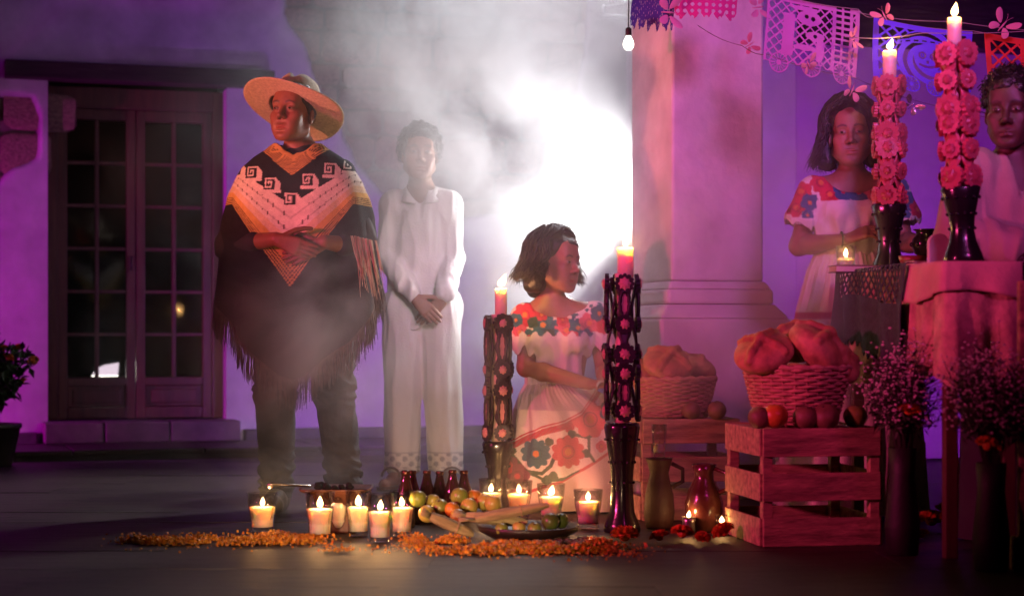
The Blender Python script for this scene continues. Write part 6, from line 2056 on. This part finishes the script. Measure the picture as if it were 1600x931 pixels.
# white tapers, red cone, board
def wtaper(px, by, ty, label):
    s = (by - 523) / H_EYE; D = FPX / s
    t = thing('white_taper', label, 'candle', ((px - 800) / s, D, 0), 0, 'tall unlit tapers under the altar')
    h = (by - ty) / s
    MB().lathe([(.016, 0), (.0150, h * .98), (.010, h), (0, h)], 14).build('wax', M_wax, t)
    MB().tube([(0, 0, h - .002), (0, 0, h + .012)], .0012, 5).build('wick', M_wick, t)
wtaper(1421, 806, 696, 'tall unlit white taper standing under the altar table')
wtaper(1441, 792, 690, 'dim unlit taper behind the brighter one under the altar table')
s = 395.0
t = thing('paper_cone', 'tall narrow red paper cone standing on the floor under the altar', 'cone', ((1495 - 800) / s, FPX / s, 0))
MB().lathe([(.036, 0), (.018, .13), (.003, .24), (0, .242)], 20).build('cone_body', pmat('red_paper', (.55, .08, .07), rough=.7), t)
MB().lathe([(.042, 0), (.042, .006), (.0, .007)], 20).build('cone_base', pmat('red_paper'), t)
bo = MB().box((0, 0, .43), (.06, .03, .86)).box((0, .01, .05), (.09, .06, .1)).build('wooden_post', M_crate, None, smooth=False, bevel=.004)
bo.location = (1.535, 5.52, 0); tag(bo, 'upright wooden post cut by the right edge of the picture', 'post')

# ================================================================== PAPER BANNERS
def banner(A, Bp, h, mask, label, mat, nu=150, nv=115, curl=.02, seed=0):
    A = np.array(A); Bp = np.array(Bp); ph = seed * 1.7
    def fn(u, v):
        P = A[None, :] + (Bp - A)[None, :] * u[:, None]
        P[:, 2] -= v * h + .010 * np.sin(u * PI) * (1 - v)
        P[:, 1] += curl * np.sin(u * 5 + ph) * (.3 + v) + curl * .6 * np.sin(v * 4 + ph)
        P[:, 0] += .010 * np.sin(v * 3 + ph)
        return P
    o = cells('paper_banner', fn, mask, nu, nv, mat)
    tag(o, label, 'banner', 'cut paper banners on the strings')
    return o
def tissue(name, col):
    m = pmat(name, col, rough=.85, var=.08, bump=.1)
    nt = m.node_tree; b = nt.nodes['Principled BSDF']; out = nt.nodes['Material Output']
    tr = nt.nodes.new('ShaderNodeBsdfTranslucent'); tr.inputs['Color'].default_value = (*col, 1)
    mx = nt.nodes.new('ShaderNodeMixShader'); mx.inputs[0].default_value = .4
    nt.links.new(b.outputs[0], mx.inputs[1]); nt.links.new(tr.outputs[0], mx.inputs[2]); nt.links.new(mx.outputs[0], out.inputs['Surface'])
    return m
def lattice(u, v, n, w, asp=1.3):
    a = (u * asp + v) * n; b = (u * asp - v) * n
    return (np.abs(a - np.round(a)) < w) | (np.abs(b - np.round(b)) < w)
def scallop(u, v, n, base, amp):
    return v < base + amp * np.sqrt(np.abs(np.sin(u * n * PI)))
def fans(u, v, n, vc, r):
    uc = (np.floor(u * n) + .5) / n
    dx = (u - uc) * 1.3; dy = v - vc
    d = np.hypot(dx, dy); a = np.arctan2(dy, dx)
    return (d < r) & ((np.abs(np.sin(a * 7)) < .55) | (d < r * .25) | (d > r * .85)), d < r
def m_bones(u, v):
    x = u; y = v
    lat = lattice(u, v, 7.5, .12)
    keep = lat | (v < .06) | (u < .03) | (u > .95)
    # a long jointed limb and a ribbed column, left of the right edge
    col = (u > .70) & (u < .93)
    ribs = (np.abs((v * 13) % 1 - .5) < .20) | (np.abs(u - .715) < .022) | (np.abs(u - .915) < .022) | (np.abs(u - .815) < .012)
    keep = np.where(col, ribs, keep)
    keep |= (u > .18) & (u < .30) & (v > .20) & (v < .75)
    for (cx, cy_, rx, ry) in ((.45, .22, .13, .10), (.52, .45, .10, .06), (.42, .62, .12, .04), (.58, .62, .05, .16), (.40, .10, .16, .03)):
        keep |= ((u - cx) / rx) ** 2 + ((v - cy_) / ry) ** 2 < 1
    for (cx, cy_, r) in ((.42, .20, .03), (.49, .22, .03), (.52, .45, .025)):
        keep &= ~((u - cx) ** 2 * 1.7 + (v - cy_) ** 2 < r ** 2)
    f, fd = fans(u, v, 3, .86, .13)
    keep = np.where(fd, f, keep)
    return keep & ((v < .86) | fd)
def m_skull(u, v):
    keep = lattice(u, v, 6.0, .13)
    fr = (v < .07) | (u < .06) | (u > .94)
    # swirls of hair and hat round a grinning skull
    dx = (u - .56) * 1.32; dy = v - .46
    d = np.hypot(dx, dy); a = np.arctan2(dy, dx)
    ringz = (d < .43)
    sw = np.sin(d * 46 + a * 3.0) > -.25
    keep = np.where(ringz, sw, keep)
    face = (dx / .19) ** 2 + ((dy) / .22) ** 2 < 1
    keep = np.where(face, True, keep)
    for q in (-1, 1):
        ex = dx - q * .075; ey = dy + .035
        e = np.hypot(ex, ey)
        keep &= ~((e < .052) & (e > .026))
        keep &= ~(e < .012)
    keep &= ~((np.abs(dx) < .020) & (dy > .035) & (dy < .075))
    mo = np.abs(dy - .125 + 1.8 * dx * dx) < .016
    keep &= ~(mo & (np.abs(dx) < .12))
    brim = np.abs(dy + .25 - .5 * dx * dx) < .035
    keep |= brim & (np.abs(dx) < .42)
    keep &= ~((np.abs(dy + .25 - .5 * dx * dx) < .012) & (np.abs((dx * 9) % 1 - .5) < .28) & (np.abs(dx) < .38))
    f, fd = fans(u, v, 4, .87, .12)
    keep = np.where(fd, f, keep) | fr & (v < .9)
    return keep & ((v < .86) | fd)
def m_red(u, v):
    keep = lattice(u, v, 5.5, .13) | (v < .09) | (u < .06) | (u > .94) | (np.abs(u - .42) < .04)
    f, fd = fans(u, v, 3, .86, .13)
    keep = np.where(fd, f, keep)
    return keep & ((v < .86) | fd)
def m_fringe(u, v):
    saw = .80 + .16 * np.abs(np.sin(u * 17)) + .04 * np.sin(u * 60)
    slit = (np.abs((u * 26 + .6 * np.sin(v * 9 + u * 14)) % 1 - .5) < .10) & (np.abs((v * 7 + np.floor(u * 26) * .37) % 1 - .5) < .22)
    return (v < saw) & ~slit
def m_dots(u, v):
    hole = (np.hypot((u * 9) % 1 - .5, (v * 8) % 1 - .5) < .28)
    return ~hole & (v < .82 + .14 * np.abs(np.sin(u * 5 * PI)))
D_ = 7.05
banner(W(1197, -14, D_), W(1341, 16, D_), .30, m_bones, 'lilac cut paper banner with bone shapes and lattice, next to the pillar', tissue('lilac_tissue', (.58, .22, .60)), seed=1, curl=.025)
banner(W(1366, 28, D_), W(1521, 50, D_), .265, m_skull, 'violet blue cut paper banner with a smiling skull', tissue('violet_tissue', (.15, .06, 1.0)), seed=2, nu=190, nv=140)
banner(W(1540, 52, D_), W(1690, 66, D_), .27, m_red, 'bright red cut paper banner at the right edge', tissue('red_tissue', (.85, .07, .06)), seed=3)
banner(W(984, -50, D_ + .3), W(1050, -42, D_ + .3), .245, m_fringe, 'dark blue ragged paper banner in front of the pillar edge', tissue('dark_blue_tissue', (.09, .08, .28)), nu=90, nv=90, seed=4)
banner(W(1058, -50, D_ + .2), W(1155, -46, D_ + .2), .205, m_dots, 'magenta cut paper banner at the top of the pillar', tissue('magenta_tissue', (.70, .05, .30)), nu=110, nv=80, seed=5)
M_string = pmat('string', (.25, .18, .2), rough=.9)
def string(pts, label):
    P = [W(*p) for p in pts]
    fine = []
    for a, b in zip(P[:-1], P[1:]):
        for k in range(8):
            q = a.lerp(b, k / 8); q.z -= .012 * math.sin(PI * k / 8); fine.append(q)
    fine.append(P[-1])
    o = MB().tube(fine, .0016, 5).build('string', M_string); tag(o, label, 'string', 'strings holding the banners')
string([(900, -60, D_ + .5), (1050, -46, D_ + .3), (1197, -15, D_), (1341, 15, D_), (1366, 27, D_), (1521, 49, D_), (1700, 66, D_)], 'main string carrying the cut paper banners')
string([(1090, 40, 7.6), (1160, 72, 7.5), (1200, 86, D_ + .1), (1330, 120, D_ + .1), (1480, 170, D_ + .3), (1620, 190, D_ + .4)], 'lower string with paper butterflies crossing the pillar')
string([(1330, 18, D_ + .05), (1490, 34, D_ + .02), (1700, 50, D_ - .05)], 'thin string just above the violet banner')
string([(1320, 58, D_ - .2), (1440, 52, D_ - .2), (1700, 40, D_ - .3)], 'thin string crossing in front of the violet banner')

def butterfly(p, s, rot, label, mat):
    t = thing('paper_butterfly', label, 'butterfly', p, 0, 'paper butterflies on the strings')
    t.rotation_euler = rot; t.scale = (s, s, s)
    for q in (-1, 1):
        for (pts, tilt) in (([(.004, 0), (.03, .04), (.055, .052), (.062, .036), (.052, .012), (.02, -.004)], 1), ([(.004, -.002), (.03, -.004), (.048, -.018), (.044, -.042), (.026, -.046), (.010, -.022)], -1)):
            w_ = MB(); n = len(pts)
            c = (q * sum(a for a, b in pts) / n, 0, sum(b for a, b in pts) / n)
            vs = [(q * a, -.35 * a, b) for a, b in pts] + [(c[0], -.35 * abs(c[0]) - .006, c[2])]
            w_.add(vs, [(k, (k + 1) % n, n) for k in range(n)]).build('wing', mat, t, smooth=False, thick=.001, sub=1)
    MB().tube([(0, -.002, .022), (0, -.004, 0), (0, -.002, -.03)], [.002, .004, .0015], 7).build('butterfly_body', mat, t)
    for q in (-1, 1): MB().tube([(0, -.002, .02), (q * .008, -.008, .04), (q * .014, -.010, .045)], .0007, 4).build('antenna', mat, t)
M_bf = tissue('pink_paper', (.75, .30, .45)); M_foil = pmat('foil', (.75, .6, .75), rough=.18, metal=.9, var=.1, bump=.6, bscale=60)
butterfly(W(1331, 141, D_ - .05), .85, (R(10), R(20), R(30)), 'pink paper butterfly above the head of the woman', M_bf)
butterfly(W(1333, 62, D_ - .1), .75, (R(-30), R(70), R(20)), 'pink paper butterfly hanging off the side of the lilac banner', M_bf)
butterfly(W(1382, 24, D_ - .1), .75, (R(20), R(-20), R(-40)), 'dark pink paper butterfly on the corner of the violet banner', M_bf)
butterfly(W(1567, 40, D_ - .1), .95, (R(0), R(40), R(-10)), 'pale pink paper butterfly above the red banner', M_bf)
butterfly(W(1172, 70, 7.48), .7, (R(20), R(60), R(0)), 'rosy paper butterfly against the pillar', M_bf)
butterfly(W(1425, 164, D_ + .15), .75, (R(40), R(35), R(10)), 'shiny foil butterfly below the violet banner', M_foil)
butterfly(W(1262, 100, D_ - .08), .7, (R(30), R(-40), R(20)), 'rosy paper butterfly hanging under the lilac banner', M_bf)
butterfly(W(1185, 12, 7.4), .9, (R(-10), R(80), R(0)), 'long pink paper butterfly at the right top corner of the pillar', M_bf)
butterfly(W(1045, 20, 7.2), 1.1, (R(0), R(90), R(20)), 'pale butterfly beside the dark blue banner', M_bf)

# ---------------- hanging bulb and bracket by the pillar
p = W(982, 68, 7.75)
t = thing('light_bulb', 'bare lit bulb hanging beside the pillar edge', 'bulb', p)
MB().lathe([(0, -.030), (.012, -.028), (.021, -.016), (.023, -.002), (.018, .014), (.011, .026), (.010, .032)], 18).build('bulb_glass', emat('bulb_lit', (1, .93, .82), 7.0), t)
MB().lathe([(.012, .030), (.013, .034), (.013, .060), (.006, .066), (0, .066)], 14).build('socket', pmat('socket_black', (.03, .03, .035), rough=.5), t)
MB().tube([(0, 0, .064), (.002, 0, .3), (0, 0, .75)], .003, 5).build('cord', pmat('socket_black'), t)
p = W(962, 14, 9.4)
t = thing('lamp_bracket', 'pale metal lamp bracket in the smoke at the top by the pillar', 'bracket', p)
M_al = pmat('grey_metal', (.42, .42, .45), rough=.4, metal=.6)
for a, b in (((-.06, 0, .02), (.10, 0, .035)), ((-.06, 0, -.03), (.10, 0, -.05)), ((-.06, 0, .02), (-.06, 0, -.03)), ((.0, 0, .18), (.0, 0, .028)), ((.03, 0, .18), (.03, 0, .03))):
    MB().tube([a, b], .010, 8).build('bar', M_al, t)
